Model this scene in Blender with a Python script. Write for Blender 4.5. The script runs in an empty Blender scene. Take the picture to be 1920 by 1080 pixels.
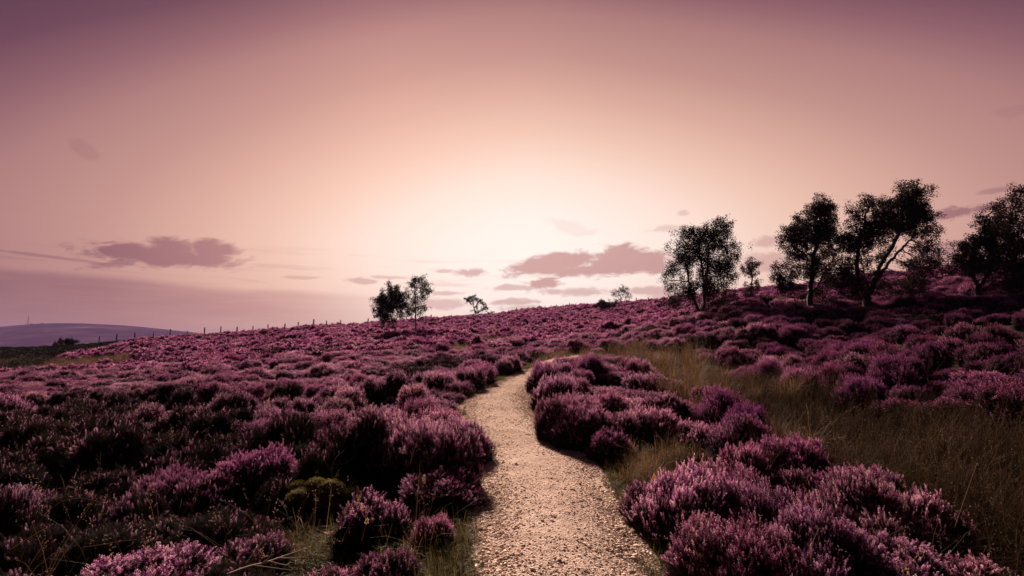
import bpy, math, random
import numpy as np
from mathutils import Vector, Matrix

rng = np.random.default_rng(7)
random.seed(7)
R = math.radians
scene = bpy.context.scene
COL = scene.collection

# ------------------------------------------------------------------ camera geometry
F = 1067.0                      # focal length in photo pixels (1920 wide)
CAM = np.array([0.0, 0.0, 1.6])
HORIZON = 650.0
PITCH = math.atan((HORIZON - 540.0) / F)
CP, SP = math.cos(PITCH), math.sin(PITCH)

def ray(px, py):
    px = np.asarray(px, float); py = np.asarray(py, float)
    a = (px - 960.0) / F
    b = (540.0 - py) / F
    return np.stack([a, CP - b * SP, SP + b * CP], -1)

def at(px, py, Y):
    d = ray(px, py)
    return CAM + d * (np.asarray(Y, float) / d[..., 1])[..., None]

def azel(px, py):
    d = ray(px, py); d = d / np.linalg.norm(d)
    return math.atan2(d[0], d[1]), math.asin(d[2])

# ------------------------------------------------------------------ noise
def _hash(i, j, s):
    n = (i * 374761393 + j * 668265263 + s * 2147483647 + 144269) & 0xffffffff
    n = ((n ^ (n >> 13)) * 1274126177) & 0xffffffff
    return ((n ^ (n >> 16)) & 0xffff) / 65535.0

def vnoise(x, y, scale, seed=0):
    x = np.asarray(x, float) / scale + 1000.0; y = np.asarray(y, float) / scale + 1000.0
    i = np.floor(x).astype(np.int64); j = np.floor(y).astype(np.int64)
    fx = x - i; fy = y - j
    fx = fx * fx * (3 - 2 * fx); fy = fy * fy * (3 - 2 * fy)
    a = _hash(i, j, seed); b = _hash(i + 1, j, seed); c = _hash(i, j + 1, seed); d = _hash(i + 1, j + 1, seed)
    return (a * (1 - fx) + b * fx) * (1 - fy) + (c * (1 - fx) + d * fx) * fy

def sstep(a, b, x):
    t = np.clip((x - a) / (b - a), 0, 1)
    return t * t * (3 - 2 * t)

# ------------------------------------------------------------------ terrain from control points
# (photo x, photo y, distance, plant height to take off)
PATH = [  # photo y, left x, right x, distance
    (1080, 872, 1285, 3.95), (1000, 880, 1232, 4.7), (950, 890, 1200, 5.4), (900, 893, 1150, 6.5),
    (850, 880, 1112, 8.0), (800, 868, 1050, 10.0), (778, 858, 1016, 11.3), (760, 860, 1000, 12.6),
    (740, 880, 995, 14.4), (720, 916, 1002, 16.6), (703, 953, 1030, 19.0), (690, 984, 1052, 21.3),
    (680, 1008, 1068, 23.5), (671, 1036, 1086, 26.0)]
ctrl = []
def cp(px, py, Y, veg=0.0):
    p = at(px, py, Y); ctrl.append((p[0], p[1], p[2] - veg))
for y, l, r, Y in PATH:
    cp((l + r) / 2, y, Y)
RIDGE = [(-900, 668, 80), (-300, 664, 84), (0, 653, 88), (110, 650, 86), (189, 646, 85), (250, 642, 86), (350, 637, 92), (450, 631, 96), (600, 619, 112),
         (735, 609, 132), (893, 598, 168), (1000, 588, 190), (1140, 577, 170), (1240, 567, 130), (1320, 560, 100), (1400, 549, 78),
         (1480, 545, 68), (1560, 540, 62), (1660, 526, 56), (1740, 514, 51), (1800, 510, 47), (1920, 503, 43), (2200, 495, 36), (2900, 480, 34)]
for px, py, Y in RIDGE:
    cp(px, py, Y, 0.4)
    p = at(px, py, Y)
    k = 1.35; ctrl.append((p[0] * k, p[1] * k, p[2] - 1.6 - (2.0 if px < 300 else 0)))
    k = 2.0; ctrl.append((p[0] * k, p[1] * k, p[2] - 7.0 - (6.0 if px < 300 else 0)))
for q in [(-200, 1080, 4.2, .25), (-200, 700, 40, .4), (0, 1080, 3.9, .3), (300, 1060, 4.0, .25), (600, 1075, 3.9, .2),
          (0, 850, 8.5, .5), (300, 850, 8.4, .5), (600, 830, 8.0, .5), (0, 760, 17, .5), (300, 740, 18, .5), (600, 740, 15, .5),
          (0, 693, 55, .2), (0, 668, 72, .4), (250, 700, 32, .4), (250, 665, 62, .4), (450, 660, 55, .4), (450, 690, 31, .5), (700, 690, 26, .5),
          (740, 633, 58, .35), (780, 630, 60, .35), (720, 655, 40, .4), (850, 660, 34, .5), (950, 650, 36, .5), (940, 622, 70, .2), (1000, 640, 45, .5),
          (1040, 652, 36, .2), (1100, 620, 60, .4), (1166, 590, 110, .4),
          (1150, 640, 34, .4), (1250, 660, 22, .6), (1300, 690, 15, .7), (1250, 610, 48, .4), (1318, 597, 36, .1), (1400, 572, 52, .3), (1400, 640, 22, .5),
          (1515, 583, 31, .1), (1625, 580, 29, .1), (1550, 640, 19, .5), (1700, 560, 31, .4), (1700, 640, 16.5, .5), (1700, 700, 12.5, .5), (1837, 558, 25.5, .2),
          (1910, 548, 23, .2), (1900, 650, 13, .5), (1900, 720, 10, .5), (1450, 740, 10.5, .7), (1550, 780, 8.8, .75), (1750, 800, 7.5, .75), (1900, 800, 7.0, .75),
          (1850, 950, 5, .6), (2100, 1080, 4, .4), (2200, 800, 7, .6), (2300, 640, 13, .5),
          (1080, 790, 8.9, .35), (1200, 760, 10, .5), (1150, 700, 14, .5), (1200, 680, 18, .5), (1290, 960, 5.3, .35), (1500, 950, 4.8, .5), (1700, 1000, 4.3, .4), (1400, 830, 7.0, .45)]:
    cp(*q)
ctrl += [(-8, 0.3, -.15), (8, .3, .2), (0, 1.5, -.02), (0, .4, 0.0), (-2, 2.2, .0), (2.4, 2.2, .05), (-20, .5, -.3), (25, .5, 2.2)]
ctrl = np.array(ctrl)

def warp(x, y):
    az = np.clip(np.arctan2(x, y), -1.5, 1.5)
    r = np.maximum(np.hypot(x, y), 1.2)
    return np.stack([az * 1.9, np.log(r)], -1)

def _phi(d2):
    return 0.5 * d2 * np.log(d2 + 1e-12)

CW = warp(ctrl[:, 0], ctrl[:, 1])
n = len(CW)
A = np.zeros((n + 3, n + 3))
A[:n, :n] = _phi(((CW[:, None] - CW[None]) ** 2).sum(-1)) + np.eye(n) * 2e-3
A[:n, n] = 1; A[:n, n + 1:] = CW
A[n, :n] = 1; A[n + 1:, :n] = CW.T
# interpolate height relative to distance, which is smooth in the view
rr = np.hypot(ctrl[:, 0], ctrl[:, 1])
val = ctrl[:, 2] / (4.0 + rr)
SOL = np.linalg.solve(A, np.concatenate([val, [0, 0, 0]]))

def _h0(x, y):
    w = warp(x, y)
    out = np.empty(len(w))
    for s in range(0, len(w), 20000):
        c = w[s:s + 20000]
        d2 = ((c[:, None] - CW[None]) ** 2).sum(-1)
        out[s:s + 20000] = _phi(d2) @ SOL[:n] + SOL[n] + c @ SOL[n + 1:]
    r = np.hypot(x, y)
    z = out * (4.0 + r)
    az = np.abs(np.arctan2(x, y))
    z = z + (-0.15 - z) * sstep(1.25, 2.4, az)
    z = z + (-32.0 - z) * sstep(170, 520, r)
    return z

_pe = np.array([[at(l, y, Y)[0], at(r, y, Y)[0], Y] for y, l, r, Y in PATH])
# centre line and half width in the world; runs on behind the mound towards the gate
PC = [(0.15, -3.0, .70), (0.15, -1.0, .70), (0.2, 1.0, .69), (.36, 2.6, .68)] + [((a + b) / 2, Y, (b - a) / 2) for a, b, Y in _pe]
for px, py, Y, w_ in [(1078, 667, 27.8, .36), (1082, 664, 29.0, .12)]:
    p = at(px, py, Y); PC.append((p[0], p[1], w_))
PC = np.array(PC)
def _cr(P, m=14):
    out = []
    Q = np.vstack([2 * P[0] - P[1], P, 2 * P[-1] - P[-2]])
    for i in range(1, len(Q) - 2):
        for t in np.linspace(0, 1, m, endpoint=False):
            a, b, c, d = Q[i - 1], Q[i], Q[i + 1], Q[i + 2]
            out.append(.5 * (2 * b + (c - a) * t + (2 * a - 5 * b + 4 * c - d) * t * t + (3 * b - a - 3 * c + d) * t ** 3))
    out.append(P[-1]); return np.array(out)
PCF = _cr(PC)

def pathdist(x, y):
    """distance outside the path edge (negative inside)"""
    x = np.asarray(x, float); y = np.asarray(y, float)
    best = np.full(x.shape, 1e9)
    for s in range(0, len(PCF) - 1):
        a = PCF[s]; b = PCF[s + 1]
        dx, dy = b[0] - a[0], b[1] - a[1]
        L2 = dx * dx + dy * dy + 1e-9
        t = np.clip(((x - a[0]) * dx + (y - a[1]) * dy) / L2, 0, 1)
        d = np.hypot(x - a[0] - t * dx, y - a[1] - t * dy) - (a[2] + t * (b[2] - a[2]))
        best = np.minimum(best, d)
    return best

def lumps(x, y):
    r = np.hypot(x, y)
    return ((vnoise(x, y, 2.6, 1) - .5) * .42 * sstep(3, 9, r) + (vnoise(x, y, 7, 2) - .5) * .5 * sstep(12, 30, r)
            + (vnoise(x, y, 19, 3) - .5) * .9 * sstep(30, 60, r) * (1 - sstep(250, 400, r)) + (vnoise(x, y, 160, 4) - .5) * 16 * sstep(350, 800, r))

def h(x, y, pd=None):
    x = np.atleast_1d(np.asarray(x, float)); y = np.atleast_1d(np.asarray(y, float))
    if pd is None:
        pd = pathdist(x, y)
    off = sstep(0.0, 1.2, pd)
    return _h0(x, y) + lumps(x, y) * off

def h1(x, y):
    return float(h([x], [y])[0])

# ------------------------------------------------------------------ helpers for objects
def lin(r, g, b):
    f = lambda c: (c / 255) / 12.92 if c / 255 <= .04045 else ((c / 255 + .055) / 1.055) ** 2.4
    return (f(r), f(g), f(b), 1.0)

def mesh_np(name, V, T, mats, mi=None, tone=None, smooth=False):
    V = np.asarray(V, np.float32); T = np.asarray(T, np.int32)
    me = bpy.data.meshes.new(name)
    me.vertices.add(len(V)); me.vertices.foreach_set("co", V.ravel())
    k = T.shape[1]
    me.loops.add(len(T) * k); me.loops.foreach_set("vertex_index", T.ravel())
    me.polygons.add(len(T))
    me.polygons.foreach_set("loop_start", np.arange(0, len(T) * k, k, dtype=np.int32))
    try:
        me.polygons.foreach_set("loop_total", np.full(len(T), k, np.int32))
    except Exception:
        pass
    for m in mats:
        me.materials.append(m)
    if mi is not None:
        me.polygons.foreach_set("material_index", np.asarray(mi, np.int32))
    if smooth:
        me.polygons.foreach_set("use_smooth", np.ones(len(T), bool))
    if tone is not None:
        a = me.attributes.new("tone", 'FLOAT', 'POINT'); a.data.foreach_set("value", np.asarray(tone, np.float32))
    me.update(calc_edges=True); me.validate()
    return me

def link(name, me, parent=None, loc=None, rz=0.0):
    o = bpy.data.objects.new(name, me); COL.objects.link(o)
    if parent is not None: o.parent = parent
    if loc is not None: o.location = loc
    o.rotation_euler = (0, 0, rz)
    return o

def tag(o, label=None, cat=None, group=None, kind=None):
    if label: o["label"] = label
    if cat: o["category"] = cat
    if group: o["group"] = group
    if kind: o["kind"] = kind
    return o

class Geo:
    """collects pieces into one triangle mesh"""
    def __init__(s): s.V = []; s.T = []; s.M = []; s.t = []; s.n = 0
    def add(s, V, T, m=0, tone=0.5):
        V = np.asarray(V, float); T = np.asarray(T, int)
        if len(V) == 0: return
        s.V.append(V); s.T.append(T + s.n); s.M.append(np.full(len(T), m)); s.n += len(V)
        s.t.append(np.full(len(V), tone) if np.isscalar(tone) else np.asarray(tone, float))
    def mesh(s, name, mats, smooth=False):
        return mesh_np(name, np.vstack(s.V), np.vstack(s.T), mats, np.concatenate(s.M), np.concatenate(s.t), smooth)

def frames(D, roll):
    D = D / np.linalg.norm(D, axis=1, keepdims=True)
    up = np.where(np.abs(D[:, 2:3]) < .95, np.array([[0, 0, 1.0]]), np.array([[1.0, 0, 0]]))
    X = np.cross(up, D); X /= np.linalg.norm(X, axis=1, keepdims=True)
    Y = np.cross(D, X)
    c, s = np.cos(roll)[:, None], np.sin(roll)[:, None]
    return np.stack([X * c + Y * s, -X * s + Y * c, D], 2)   # columns

def stamp(tv, tt, M, P, scale=None):
    """copies of a template at P with frames M"""
    m = len(P); nv = len(tv)
    if scale is not None: M = M * scale[:, None, None]
    V = np.einsum('mij,nj->mni', M, tv) + P[:, None]
    T = (tt[None] + (np.arange(m) * nv)[:, None, None])
    return V.reshape(-1, 3), T.reshape(-1, 3)

def tube(P, rad, sides=5):
    P = np.asarray(P, float); k = len(P)
    rad = np.broadcast_to(np.asarray(rad, float), (k,))
    D = np.gradient(P, axis=0)
    Fm = frames(D, np.zeros(k))
    a = np.linspace(0, 2 * math.pi, sides, endpoint=False)
    ring = np.stack([np.cos(a), np.sin(a), 0 * a], -1)
    V = (np.einsum('kij,nj->kni', Fm, ring) * rad[:, None, None] + P[:, None]).reshape(-1, 3)
    T = []
    for i in range(k - 1):
        for j in range(sides):
            a0 = i * sides + j; a1 = i * sides + (j + 1) % sides; b0 = a0 + sides; b1 = a1 + sides
            T += [(a0, a1, b1), (a0, b1, b0)]
    for e in (0, k - 1):
        for j in range(1, sides - 1):
            T.append((e * sides, e * sides + j + 1, e * sides + j) if e == 0 else (e * sides, e * sides + j, e * sides + j + 1))
    return V, np.array(T)

def box(c, s, rz=0.0, taper=1.0):
    sx, sy, sz = s[0] / 2, s[1] / 2, s[2]
    V = np.array([[x * sx * (taper if z else 1), y * sy * (taper if z else 1), z * sz] for z in (0, 1) for x, y in ((-1, -1), (1, -1), (1, 1), (-1, 1))])
    c0, s0 = math.cos(rz), math.sin(rz)
    V = np.stack([V[:, 0] * c0 - V[:, 1] * s0, V[:, 0] * s0 + V[:, 1] * c0, V[:, 2]], -1) + np.asarray(c)
    Q = [(0, 3, 2, 1), (4, 5, 6, 7), (0, 1, 5, 4), (1, 2, 6, 5), (2, 3, 7, 6), (3, 0, 4, 7)]
    T = [t for q in Q for t in ((q[0], q[1], q[2]), (q[0], q[2], q[3]))]
    return V, np.array(T)

def ico(sub=1):
    t = (1 + 5 ** .5) / 2
    V = [(-1, t, 0), (1, t, 0), (-1, -t, 0), (1, -t, 0), (0, -1, t), (0, 1, t), (0, -1, -t), (0, 1, -t), (t, 0, -1), (t, 0, 1), (-t, 0, -1), (-t, 0, 1)]
    T = [(0, 11, 5), (0, 5, 1), (0, 1, 7), (0, 7, 10), (0, 10, 11), (1, 5, 9), (5, 11, 4), (11, 10, 2), (10, 7, 6), (7, 1, 8), (3, 9, 4), (3, 4, 2), (3, 2, 6), (3, 6, 8), (3, 8, 9), (4, 9, 5), (2, 4, 11), (6, 2, 10), (8, 6, 7), (9, 8, 1)]
    V = [np.array(v) / np.linalg.norm(v) for v in V]
    for _ in range(sub - 1):
        c = {}; N = []
        def mid(a, b):
            k = (min(a, b), max(a, b))
            if k not in c:
                m = V[a] + V[b]; V.append(m / np.linalg.norm(m)); c[k] = len(V) - 1
            return c[k]
        for a, b, d in T:
            ab, bd, da = mid(a, b), mid(b, d), mid(d, a)
            N += [(a, ab, da), (b, bd, ab), (d, da, bd), (ab, bd, da)]
        T = N
    return np.array(V), np.array(T)

# ------------------------------------------------------------------ materials
class NT:
    def __init__(s, nt): s.nt = nt; s.N = nt.nodes; s.L = nt.links
    def node(s, typ, **kw):
        nd = s.N.new(typ)
        for k, v in kw.items(): setattr(nd, k, v)
        return nd
    def put(s, sock, v):
        if isinstance(v, bpy.types.NodeSocket): s.L.new(v, sock)
        else: sock.default_value = v
    def m(s, op, a, b=0.0, c=None, clamp=False):
        nd = s.node("ShaderNodeMath", operation=op, use_clamp=clamp)
        s.put(nd.inputs[0], a); s.put(nd.inputs[1], b)
        if c is not None: s.put(nd.inputs[2], c)
        return nd.outputs[0]
    def mix(s, f, a, b, bt='MIX'):
        nd = s.node("ShaderNodeMix", data_type='RGBA', blend_type=bt)
        s.put(nd.inputs[0], f); s.put(nd.inputs[6], a); s.put(nd.inputs[7], b)
        return nd.outputs[2]
    def ramp(s, f, stops, interp='LINEAR'):
        nd = s.node("ShaderNodeValToRGB"); cr = nd.color_ramp; cr.interpolation = interp
        cr.elements[0].position, cr.elements[0].color = stops[0][0], stops[0][1]
        cr.elements[1].position, cr.elements[1].color = stops[-1][0], stops[-1][1]
        for p, c in stops[1:-1]:
            e = cr.elements.new(p); e.color = c
        s.put(nd.inputs[0], f)
        return nd.outputs[0]
    def noise(s, scale, detail=4, rough=.55, vec=None, dist=0.0):
        nd = s.node("ShaderNodeTexNoise"); nd.inputs["Scale"].default_value = scale; nd.inputs["Detail"].default_value = detail
        nd.inputs["Roughness"].default_value = rough; nd.inputs["Distortion"].default_value = dist
        if vec is not None: s.L.new(vec, nd.inputs["Vector"])
        return nd.outputs["Fac"]
    def mr(s, v, a, b, c=0.0, d=1.0, interp='SMOOTHSTEP'):
        nd = s.node("ShaderNodeMapRange", interpolation_type=interp)
        for i, q in enumerate((v, a, b, c, d)): s.put(nd.inputs[i], q)
        return nd.outputs[0]

def material(name):
    m = bpy.data.materials.new(name); m.use_nodes = True
    t = NT(m.node_tree); t.N.clear()
    out = t.node("ShaderNodeOutputMaterial")
    return m, t, out

def tone_mat(name, stops, trans=0.0, rough=.8, hue=0.0, patch=None, spec=.2):
    """colour from the per-blade 'tone' attribute, varied per plant and over the moor"""
    m, t, out = material(name)
    at_ = t.node("ShaderNodeAttribute", attribute_name="tone")
    col = t.ramp(at_.outputs["Fac"], stops)
    if hue:
        oi = t.node("ShaderNodeObjectInfo")
        hs = t.node("ShaderNodeHueSaturation")
        t.put(hs.inputs["Hue"], t.mr(oi.outputs["Random"], 0, 1, .5 - hue, .5 + hue, 'LINEAR'))
        r2 = t.m('FRACT', t.m('MULTIPLY', oi.outputs["Random"], 7.31))
        t.put(hs.inputs["Value"], t.mr(r2, 0, 1, .72, 1.25, 'LINEAR'))
        t.put(hs.inputs["Color"], col); col = hs.outputs[0]
    if patch:
        g = t.node("ShaderNodeNewGeometry")
        nz = t.noise(patch[0], 3, .6, g.outputs["Position"])
        col = t.mix(t.mr(nz, .38, .62), col, patch[1], 'MULTIPLY')
    p = t.node("ShaderNodeBsdfPrincipled")
    t.put(p.inputs["Base Color"], col); p.inputs["Roughness"].default_value = rough
    p.inputs["Specular IOR Level"].default_value = spec
    sh = p.outputs[0]
    if trans:
        tr = t.node("ShaderNodeBsdfTranslucent"); t.put(tr.inputs[0], col)
        mx = t.node("ShaderNodeMixShader"); mx.inputs[0].default_value = trans
        t.L.new(sh, mx.inputs[1]); t.L.new(tr.outputs[0], mx.inputs[2]); sh = mx.outputs[0]
    t.L.new(sh, out.inputs[0])
    return m

M = {}
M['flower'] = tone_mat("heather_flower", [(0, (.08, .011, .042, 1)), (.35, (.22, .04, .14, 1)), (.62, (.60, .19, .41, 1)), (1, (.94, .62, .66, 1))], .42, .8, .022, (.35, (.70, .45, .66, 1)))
M['flower_vignetted'] = tone_mat("vignetted_heather_flower", [(0, (.06, .006, .035, 1)), (.4, (.16, .022, .095, 1)), (.75, (.36, .075, .23, 1)), (1, (.58, .22, .40, 1))], .4, .8, .02, (.35, (.7, .5, .7, 1)))  # deeper magenta heather copy, vignette darkening partly put into the colour
M['leaf'] = tone_mat("heather_foliage", [(0, (.012, .009, .006, 1)), (.6, (.028, .020, .010, 1)), (1, (.055, .036, .018, 1))], .15, .9, .015, None, .05)
M['core'] = tone_mat("heather_wood", [(0, (.009, .006, .005, 1)), (1, (.014, .009, .007, 1))], 0, 1, 0, None, 0)
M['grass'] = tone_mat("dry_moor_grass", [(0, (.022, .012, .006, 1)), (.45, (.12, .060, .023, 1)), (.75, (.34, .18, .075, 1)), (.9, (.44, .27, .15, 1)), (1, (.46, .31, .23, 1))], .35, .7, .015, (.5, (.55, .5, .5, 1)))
M['green'] = tone_mat("verge_grass", [(0, (.04, .038, .010, 1)), (.6, (.12, .10, .025, 1)), (1, (.34, .24, .10, 1))], .35, .7, .02, (1.2, (.7, .65, .6, 1)))
M['moss'] = tone_mat("moss", [(0, (.06, .05, .008, 1)), (1, (.26, .20, .03, 1))], .35, .9)
M['birchleaf'] = tone_mat("birch_leaf", [(0, (.012, .008, .006, 1)), (1, (.035, .022, .012, 1))], .2, .8, 0, None, .05)
M['twig'] = tone_mat("dead_twig", [(0, (.16, .11, .085, 1)), (1, (.42, .30, .24, 1))], 0, .8)
M['stone'] = tone_mat("path_stone", [(0, (.28, .19, .145, 1)), (.2, (.62, .455, .365, 1)), (1, (.84, .67, .565, 1))], 0, 1, 0, None, 0)
M['orange'] = tone_mat("fallen_leaf", [(0, (.36, .15, .045, 1)), (1, (.42, .18, .05, 1))], .3, .7)

def bark(name, c1, c2, sc):
    m, t, out = material(name)
    tc = t.node("ShaderNodeTexCoord"); mp = t.node("ShaderNodeMapping"); mp.inputs["Scale"].default_value = (1, 1, 2.2)
    t.L.new(tc.outputs["Object"], mp.inputs[0])
    nz = t.noise(sc, 6, .7, mp.outputs[0])
    p = t.node("ShaderNodeBsdfPrincipled"); t.put(p.inputs["Base Color"], t.ramp(nz, [(.38, c1), (.6, c2)])); p.inputs["Roughness"].default_value = .85
    b = t.node("ShaderNodeBump"); b.inputs["Strength"].default_value = .5; b.inputs["Distance"].default_value = .02
    t.L.new(nz, b.inputs["Height"]); t.L.new(b.outputs[0], p.inputs["Normal"])
    t.L.new(p.outputs[0], out.inputs[0]); return m
M['bark'] = bark("dark_bark", (.012, .009, .007, 1), (.035, .025, .02, 1), 6)
M['birch'] = bark("pale_birch_bark", (.10, .07, .055, 1), (.52, .42, .36, 1), 3)
M['post'] = bark("weathered_post", (.05, .035, .03, 1), (.14, .10, .08, 1), 9)
M['wire'] = bark("rusty_wire", (.08, .05, .04, 1), (.14, .10, .08, 1), 20)
M['steel'] = bark("mast_steel", (.12, .09, .09, 1), (.2, .15, .15, 1), .5)
M['hut'] = bark("hut_wall", (.08, .06, .06, 1), (.14, .11, .11, 1), .5)
M['antenna'] = bark("antenna_shell", (.3, .24, .23, 1), (.4, .3, .3, 1), .5)

# ground
def ground_material():
    m, t, out = material("moor_soil")
    g = t.node("ShaderNodeNewGeometry"); P = g.outputs["Position"]
    a = t.noise(.9, 6, .65, P); b = t.noise(22, 5, .7, P); c = t.noise(.045, 5, .6, P)
    near = t.ramp(t.m('ADD', t.m('MULTIPLY', a, .6), t.m('MULTIPLY', b, .4)), [(.3, (.012, .008, .006, 1)), (.55, (.04, .027, .015, 1)), (.75, (.09, .06, .03, 1))])
    far = t.ramp(c, [(.35, (.05, .025, .035, 1)), (.5, (.10, .055, .06, 1)), (.65, (.17, .12, .08, 1))])
    ln = t.node("ShaderNodeVectorMath", operation='LENGTH'); t.L.new(P, ln.inputs[0])
    col = t.mix(t.mr(ln.outputs["Value"], 120, 260), near, far)
    p = t.node("ShaderNodeBsdfPrincipled"); t.put(p.inputs["Base Color"], col); p.inputs["Roughness"].default_value = 1; p.inputs["Specular IOR Level"].default_value = .05
    bm = t.node("ShaderNodeBump"); bm.inputs["Strength"].default_value = .8; bm.inputs["Distance"].default_value = .05
    t.L.new(b, bm.inputs["Height"]); t.L.new(bm.outputs[0], p.inputs["Normal"]); t.L.new(p.outputs[0], out.inputs[0]); return m
def path_material():
    m, t, out = material("trodden_sandy_gravel")
    g = t.node("ShaderNodeNewGeometry"); P = g.outputs["Position"]
    vo = t.node("ShaderNodeTexVoronoi"); vo.inputs["Scale"].default_value = 55; t.L.new(P, vo.inputs["Vector"])
    a = t.noise(1.6, 5, .6, P); b = t.noise(70, 4, .7, P); c = t.noise(9, 5, .7, P)
    s = t.m('ADD', t.m('MULTIPLY', a, .35), t.m('ADD', t.m('MULTIPLY', b, .35), t.m('MULTIPLY', c, .3)))
    col = t.ramp(s, [(.33, (.40, .27, .20, 1)), (.5, (.68, .50, .405, 1)), (.66, (.83, .66, .56, 1))])
    hv = t.node("ShaderNodeHueSaturation"); t.put(hv.inputs["Color"], col)
    t.put(hv.inputs["Value"], t.mr(vo.outputs["Color"], 0, 1, .8, 1.12, 'LINEAR')); col = hv.outputs[0]
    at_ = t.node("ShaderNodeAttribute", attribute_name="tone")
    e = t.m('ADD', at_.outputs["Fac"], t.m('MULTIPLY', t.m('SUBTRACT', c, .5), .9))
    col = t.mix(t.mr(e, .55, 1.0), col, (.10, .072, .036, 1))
    p = t.node("ShaderNodeBsdfPrincipled"); t.put(p.inputs["Base Color"], col); p.inputs["Roughness"].default_value = 1; p.inputs["Specular IOR Level"].default_value = 0
    hgt = t.m('ADD', t.m('MULTIPLY', vo.outputs["Distance"], -.55), t.m('ADD', t.m('MULTIPLY', c, 1.3), t.m('MULTIPLY', b, .4)))
    bm = t.node("ShaderNodeBump"); bm.inputs["Strength"].default_value = .9; bm.inputs["Distance"].default_value = .022
    t.L.new(hgt, bm.inputs["Height"]); t.L.new(bm.outputs[0], p.inputs["Normal"]); t.L.new(p.outputs[0], out.inputs[0]); return m
def hill_material():
    m, t, out = material("far_moor")
    g = t.node("ShaderNodeNewGeometry"); mp = t.node("ShaderNodeMapping"); mp.inputs["Scale"].default_value = (1, 1, 9); t.L.new(g.outputs["Position"], mp.inputs[0])
    a = t.noise(.006, 6, .62, mp.outputs[0])
    col = t.ramp(a, [(.36, (.045, .02, .055, 1)), (.52, (.08, .036, .085, 1)), (.62, (.12, .065, .10, 1)), (.72, (.24, .16, .15, 1))])
    p = t.node("ShaderNodeBsdfPrincipled"); t.put(p.inputs["Base Color"], col); p.inputs["Roughness"].default_value = 1; p.inputs["Specular IOR Level"].default_value = 0
    t.L.new(p.outputs[0], out.inputs[0]); return m
M['ground'] = ground_material(); M['path'] = path_material(); M['hill'] = hill_material()

# ------------------------------------------------------------------ ground sheet
def build_ground():
    radii = [0.35]
    while radii[-1] < 5200: radii.append(radii[-1] * 1.034)
    radii = np.array(radii)
    angs = np.concatenate([np.linspace(-62, 62, 520), np.linspace(62, 298, 122)[1:-1]]) * math.pi / 180
    rr_, aa = np.meshgrid(radii, angs, indexing='ij')
    X = (rr_ * np.sin(aa)).ravel(); Y = (rr_ * np.cos(aa)).ravel()
    pd = np.full(X.shape, 50.0); nearm = (np.hypot(X, Y) < 200)
    pd[nearm] = pathdist(X[nearm], Y[nearm])
    Z = h(X, Y, pd) - .06 * (1 - sstep(-.12, .1, pd))
    near2 = np.hypot(X, Y) < 25
    Z += np.where(near2, (vnoise(X, Y, .22, 11) - .5) * .05 * sstep(0, .25, pd), 0)
    na, nr = len(angs), len(radii)
    i = np.arange(nr - 1)[:, None]; j = np.arange(na)[None]
    a = i * na + j; b = i * na + (j + 1) % na
    Q = np.stack([a, b, b + na, a + na], -1).reshape(-1, 4)[:, ::-1]
    V = np.stack([X, Y, Z], -1)
    V = np.vstack([V])
    o = link("ground", mesh_np("ground", V, Q, [M['ground']], smooth=True))
    tag(o, kind="structure", label="dark peaty moorland ground under the heather")
build_ground()

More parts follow.
